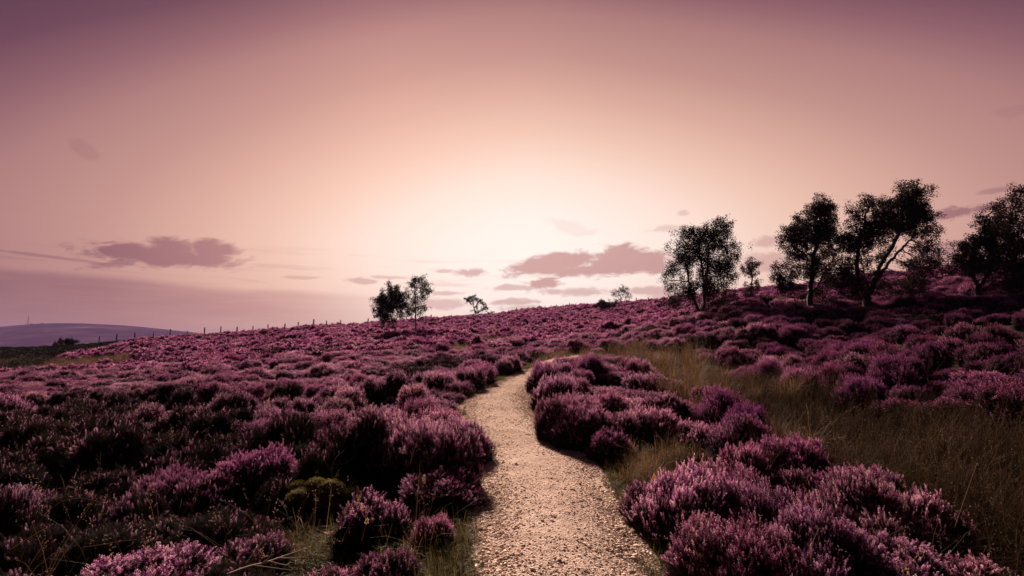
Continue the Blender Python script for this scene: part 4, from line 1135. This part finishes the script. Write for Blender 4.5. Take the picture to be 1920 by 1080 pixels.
# ------------------------------------------------------------------ fence and gate on the skyline
def sky_y(px):
    Ys = np.geomspace(30, 230, 400); x = (px - 960) / F * Ys; e = (h(x, Ys) + .35 - 1.6) / Ys
    return Ys[np.argmax(e)]
def fence():
    sp = np.arange(180, 1250, 10.0); sy = np.array([sky_y(q) for q in sp]); k9 = np.ones(9) / 9; sy = np.convolve(np.pad(sy, 4, 'edge'), k9, 'valid')
    pxs = [189, 221, 255, 290, 321, 353, 385, 415, 446, 475, 504, 534, 560, 588, 613, 639, 664, 690, 715, 739, 762, 787, 809, 832, 847, 866, 884]
    pxs2 = [916, 930, 942, 954, 968, 978, 990, 1000, 1012, 1022, 1033, 1044, 1056, 1068, 1080, 1091, 1103, 1120, 1138, 1156, 1175, 1194, 1216, 1238]
    def run(pxs, label, kY):
        pos = []
        for px in pxs:
            Y = np.interp(px, sp, sy) * kY; x = (px - 960) / F * Y; pos.append((x, Y, h1(x, Y)))
        root = bpy.data.objects.new("wire_fence", None); COL.objects.link(root); root.location = pos[0]; root.empty_display_size = .3
        B = np.array(pos[0])
        for k, p in enumerate(pos):
            r = np.random.default_rng(800 + k + int(pxs[0])); big = (k % 9 == 4)
            w = .12 + .0004 * p[1] + .04 * big; ht = 1.55 + .12 * r.normal() + .3 * big
            V, T = box((0, 0, -.3), (w, w, ht + .3), r.uniform(0, 1.5), .9)
            V[4:, :2] += r.normal(0, .04, 2)
            g = Geo(); g.add(V, T); o = link("post", g.mesh("post", [M['post']]), root, tuple(np.array(p) - B))
        for z in (.45, .8, 1.1):
            g = Geo(); V, T = tube(np.array(pos) - B + [0, .07, z], .005, 4); g.add(V, T); link("wire", g.mesh("wire", [M['wire']]), root)
        tag(root, label, "fence")
    run(pxs, "long post and wire fence along the left skyline up to the gate", 1.01)
    run(pxs2, "thinner post and wire fence on the skyline right of the gate", 1.0)
    # gate
    Y = np.interp(908, sp, sy); root = bpy.data.objects.new("wooden_gate", None); COL.objects.link(root)
    x0 = (899 - 960) / F * Y; B = np.array([x0, Y, h1(x0, Y)]); root.location = tuple(B); root.empty_display_size = .3
    for px, ht in ((899, 1.5), (906, 1.35), (915.5, 1.75)):
        x = (px - 960) / F * Y; g = Geo(); V, T = box((x - x0, 0, h1(x, Y) - B[2] - .3), (.3, .25, ht + .3), .1, .92); g.add(V, T); link("gate_post", g.mesh("gate_post", [M['post']]), root)
    for z in (.5, .95):
        g = Geo(); xa = (906 - 960) / F * Y - x0; xb = (915.5 - 960) / F * Y - x0; V, T = box(((xa + xb) / 2, .16, z), (xb - xa, .06, .14)); g.add(V, T); link("rail", g.mesh("rail", [M['post']]), root)
    tag(root, "dark wooden gate with stout posts beside the windblown tree on the skyline", "gate")
fence()

# ------------------------------------------------------------------ distant hill, mast, hut
HP = [(-1500, 640), (-700, 634), (-300, 625), (-100, 619), (0, 613.5), (50, 608), (100, 606), (115, 605.5), (180, 608), (240, 610), (262, 612.5), (300, 616), (340, 620), (380, 626), (450, 634), (540, 642), (700, 650), (1000, 655), (2500, 655)]
def build_hill():
    pxs = np.linspace(-1500, 2500, 500); top = np.interp(pxs, [p[0] for p in HP], [p[1] for p in HP]); k = np.ones(9) / 9; top = np.convolve(np.pad(top, 4, 'edge'), k, 'valid')
    rows = []
    for f, Y in [(-.6, 1000), (-.3, 1150), (0, 1300), (.22, 1420), (.45, 1560), (.66, 1700), (.83, 1830), (.94, 1920), (1.0, 2000), (.93, 2150), (.7, 2500), (-.5, 3400)]:
        P = at(pxs, top, np.full(len(pxs), 2000.0)); zc = P[:, 2] + 18; z = -18 + zc * f
        x = (pxs - 960) / F * Y
        z = z + (vnoise(x, np.full_like(x, Y), 120, 95) - .5) * (10 if 0 < f < .98 and f != .93 else 2)
        rows.append(np.stack([x, np.full_like(x, Y), z], -1))
    V = np.vstack(rows); m = len(pxs); i = np.arange(len(rows) - 1)[:, None]; j = np.arange(m - 1)[None]; a = i * m + j
    Q = np.stack([a, a + 1, a + m + 1, a + m], -1).reshape(-1, 4)
    o = link("distant_hill", mesh_np("distant_hill", V, Q, [M['hill']], smooth=True)); tag(o, "hazy purple flat topped hill on the left horizon", kind="structure")
build_hill()
def mast():
    p = at(52, 608, 1990); root = bpy.data.objects.new("radio_mast", None); COL.objects.link(root); root.location = tuple(p); H = 31
    g = Geo()
    for sx, sy in ((-1, -1), (1, -1), (1, 1), (-1, 1)):
        V, T = tube([(sx * 1.5, sy * 1.5, -3), (sx * .75, sy * .75, H * .5), (sx * .35, sy * .35, H * .82)], .28, 4); g.add(V, T)
    for k in range(9):
        z0 = H * .82 * k / 9; z1 = H * .82 * (k + 1) / 9; w0 = np.interp(z0, [0, H * .5, H * .82], [1.5, .75, .35]); w1 = np.interp(z1, [0, H * .5, H * .82], [1.5, .75, .35])
        for a, b in (((-1, -1), (1, -1)), ((1, -1), (1, 1)), ((1, 1), (-1, 1)), ((-1, 1), (-1, -1))):
            V, T = tube([(a[0] * w0, a[1] * w0, z0), (b[0] * w1, b[1] * w1, z1)], .14, 4); g.add(V, T)
    link("lattice_tower", g.mesh("lattice_tower", [M['steel']]), root)
    g = Geo(); V, T = tube([(0, 0, H * .8), (0, 0, H * .92), (0, 0, H * 1.06)], [.4, .35, .2], 6); g.add(V, T); link("antenna", g.mesh("antenna", [M['antenna']]), root)
    tag(root, "slim lattice radio mast on top of the distant hill", "mast")
    for px, w, lab in ((80, 9.0, "low flat hut on the distant hill right of the mast"), (59, 6.0, "tiny low hut at the foot of the radio mast")):
        p = at(px, 608, 1985); r2 = bpy.data.objects.new("hut", None); COL.objects.link(r2); r2.location = tuple(p); hh = 3.2 if w > 7 else 1.8
        g = Geo(); V, T = box((0, 0, -3), (w, 5, hh + 3)); g.add(V, T); link("wall", g.mesh("wall", [M['hut']]), r2)
        g = Geo(); V, T = box((0, 0, hh), (w + .8, 5.8, .5), 0, .8); g.add(V, T); link("roof", g.mesh("roof", [M['bark']]), r2)
        tag(r2, lab, "hut")
mast()

# ------------------------------------------------------------------ haze
def haze():
    g = Geo(); V, T = box((0, 1000, -80), (7800, 5200, 190)); g.add(V, T)
    m, t, out = material("evening_haze"); pv = t.node("ShaderNodeVolumePrincipled"); pv.inputs["Color"].default_value = (.44, .33, .66, 1); pv.inputs["Density"].default_value = 1.3e-4
    t.L.new(pv.outputs[0], out.inputs["Volume"])
    o = link("haze", g.mesh("haze", [m])); tag(o, "faint evening haze in front of the distant hill", kind="stuff")
haze()

# ------------------------------------------------------------------ sky, sun, camera
SUN_AZ, SUN_EL = R(-13), R(27)
def build_world():
    w = bpy.data.worlds.new("World"); scene.world = w; w.use_nodes = True
    t = NT(w.node_tree); t.N.clear()
    out = t.node("ShaderNodeOutputWorld"); bg = t.node("ShaderNodeBackground"); bg.inputs[1].default_value = .1
    t.L.new(bg.outputs[0], out.inputs[0])
    tc = t.node("ShaderNodeTexCoord"); sx = t.node("ShaderNodeSeparateXYZ"); t.L.new(tc.outputs["Generated"], sx.inputs[0])
    az = t.m('ARCTAN2', sx.outputs[0], sx.outputs[1]); el = t.m('ARCSINE', sx.outputs[2])
    gaz, gel = azel(995, 480)
    du = t.m('SUBTRACT', az, gaz); du = t.m('DIVIDE', du, t.mr(du, -.2, .2, .78, .83)); dv = t.m('DIVIDE', t.m('SUBTRACT', el, gel), .375)
    dv = t.m('MULTIPLY', dv, t.mr(dv, -.6, .1, .32, 1.0, 'LINEAR'))
    r = t.m('POWER', t.m('ADD', t.m('POWER', t.m('ABSOLUTE', du), 1.6), t.m('POWER', t.m('ABSOLUTE', dv), 1.6)), 1 / 1.6)
    sky = t.ramp(t.m('DIVIDE', r, 4.0), [(0.0, (1.0, .915, .835, 1)), (.045, (.98, .86, .775, 1)), (.09, lin(250, 224, 209)), (.14, lin(233, 193, 173)), (.18, lin(212, 167, 151)), (.22, lin(187, 141, 131)),
                                         (.262, lin(166, 120, 117)), (.288, lin(139, 94, 101)), (.32, lin(102, 64, 80)), (.36, lin(76, 45, 63)), (.5, lin(34, 20, 29)), (1.0, lin(8, 5, 8))])
    # clouds, laid out by bearing and elevation
    cv = t.node("ShaderNodeCombineXYZ"); t.put(cv.inputs[0], az); t.put(cv.inputs[1], t.m('MULTIPLY', el, 2.3))
    n1 = t.noise(21, 9, .68, cv.outputs[0], .5); n2 = t.noise(5.5, 6, .6, cv.outputs[0], .4)
    cv2 = t.node("ShaderNodeCombineXYZ"); t.put(cv2.inputs[0], t.m('MULTIPLY', az, .45)); t.put(cv2.inputs[1], t.m('MULTIPLY', el, 7.0))
    n3 = t.noise(9, 6, .6, cv2.outputs[0], .2)
    def ell(px, py, rx, ry, tilt=0.0, strength=1.0, amp=2.7, soft=.6):
        a, e = azel(px, py); c, s = math.cos(tilt), math.sin(tilt)
        x = t.m('SUBTRACT', az, a); y = t.m('SUBTRACT', el, e)
        u = t.m('DIVIDE', t.m('ADD', t.m('MULTIPLY', x, c), t.m('MULTIPLY', y, s)), rx / F); v = t.m('DIVIDE', t.m('SUBTRACT', t.m('MULTIPLY', y, c), t.m('MULTIPLY', x, s)), ry / F)
        q = t.m('SQRT', t.m('ADD', t.m('MULTIPLY', u, u), t.m('MULTIPLY', v, v)))
        q = t.m('ADD', q, t.m('MULTIPLY', t.m('SUBTRACT', n1, .5), amp))
        return t.m('MULTIPLY', t.mr(q, 1.05, 1.05 - soft), strength)
    m = None
    for c in [(310, 481, 142, 21, 0, 1, 2.4, .6), (322, 462, 42, 20, 0, 1, 2.0, .55), (402, 468, 48, 18, 0, 1, 2.1, .55), (245, 472, 40, 15, 0, 1, 2.1, .55), (220, 474, 60, 18), (250, 488, 70, 9, .25, .8),
              (1040, 494, 112, 21, .13, 1, 1.7, .45), (1165, 488, 78, 31, 0, 1, 1.8, .45), (1215, 492, 55, 25, 0, 1, 1.8, .45), (1110, 508, 110, 14), (1020, 530, 40, 13), (960, 540, 55, 7, .0, .7),
              (880, 512, 45, 10, 0, .8), (830, 508, 30, 6, 0, .6), (1090, 547, 95, 10, 0, .7), (960, 566, 55, 8, 0, .75), (990, 578, 70, 8, 0, .6), (1225, 545, 60, 10, 0, .7), (1245, 555, 40, 9, 0, .6),
              (835, 550, 40, 5, 0, .6), (840, 570, 70, 12, 0, .6), (1455, 492, 70, 22, 0, .55), (1435, 455, 30, 14, 0, .55), (1255, 428, 45, 8, 0, .4), (1280, 400, 12, 6, 0, .4), (1075, 428, 55, 14, -.3, .18),
              (1800, 398, 48, 10, .1, .9), (1760, 480, 40, 30, 0, .55), (1870, 357, 25, 5, 0, .5), (155, 276, 24, 13, -.5, .22), (1900, 205, 30, 10, .0, .15), (680, 527, 28, 7, 0, .6), (560, 520, 40, 4, 0, .4), (720, 520, 45, 4, 0, .5),
              (90, 481, 95, 3.0, -.06, .5, .8)]:
        e = ell(*c); m = e if m is None else t.m('MAXIMUM', m, e)
    # low stratus sheet at left, its top edge sinking to the right
    a0, e0 = azel(0, 497); a1, e1 = azel(700, 552)
    edge = t.m('ADD', t.m('MULTIPLY', t.m('SUBTRACT', az, a0), (e1 - e0) / (a1 - a0)), e0)
    below = t.m('SUBTRACT', t.m('ADD', edge, t.m('MULTIPLY', t.m('SUBTRACT', n2, .5), .02)), el)
    sheet = t.m('MULTIPLY', t.mr(below, -.003, .012), t.mr(below, .02, .13, .72, .06))
    sheet = t.m('MULTIPLY', sheet, t.mr(az, azel(430, 560)[0], azel(840, 560)[0], 1.0, 0.0))
    sheet = t.m('MULTIPLY', sheet, t.mr(n3, .32, .62, .72, 1.0))
    m = t.m('MAXIMUM', m, sheet)
    wisps = t.m('MULTIPLY', t.mr(n3, .52, .72), t.m('MULTIPLY', t.mr(el, .0, .05), t.mr(el, .12, .19, .35, 0)))
    m = t.m('MAXIMUM', m, wisps)
    ccol = t.ramp(t.m('DIVIDE', r, 4.0), [(0.0, lin(200, 154, 146)), (.09, lin(188, 142, 137)), (.16, lin(166, 116, 116)), (.22, lin(128, 82, 94)), (.34, lin(92, 58, 74)), (1, lin(30, 20, 30))])
    vis = t.mix(t.m('MULTIPLY', m, .92), sky, ccol)
    ns = t.node("ShaderNodeTexSky"); ns.sky_type = 'NISHITA'; ns.sun_disc = False; ns.sun_elevation = SUN_EL; ns.sun_rotation = SUN_AZ; ns.dust_density = 3.0
    vm = t.node("ShaderNodeVectorMath", operation='MULTIPLY'); t.L.new(vis, vm.inputs[0]); vm.inputs[1].default_value = (5.8, 5.74, 5.78)
    v2 = t.node("ShaderNodeVectorMath", operation='MULTIPLY'); t.L.new(ns.outputs[0], v2.inputs[0]); v2.inputs[1].default_value = (.012, .008, .008)
    va = t.node("ShaderNodeVectorMath", operation='ADD'); t.L.new(vm.outputs[0], va.inputs[0]); t.L.new(v2.outputs[0], va.inputs[1])
    t.L.new(va.outputs[0], bg.inputs[0])
build_world()

sd = bpy.data.lights.new("sun", 'SUN'); sd.energy = 5.0; sd.angle = R(5); sd.color = (1.0, .78, .655)
so = bpy.data.objects.new("sun", sd); COL.objects.link(so); so.rotation_euler = (-(math.pi / 2 - SUN_EL), 0, -SUN_AZ)

cam = bpy.data.cameras.new("camera"); cam.sensor_width = 36; cam.lens = 36 * F / 1920; cam.clip_start = .05; cam.clip_end = 20000
co = bpy.data.objects.new("camera", cam); COL.objects.link(co); co.location = tuple(CAM); co.rotation_euler = (math.pi / 2 + PITCH, 0, 0)
scene.camera = co
scene.view_settings.view_transform = 'Standard'; scene.view_settings.look = 'None'; scene.view_settings.gamma = 1; scene.view_settings.exposure = 0.9
scene.cycles.max_bounces = 6; scene.cycles.diffuse_bounces = 3; scene.cycles.transmission_bounces = 3; scene.cycles.volume_bounces = 0
scene.cycles.use_denoising = True
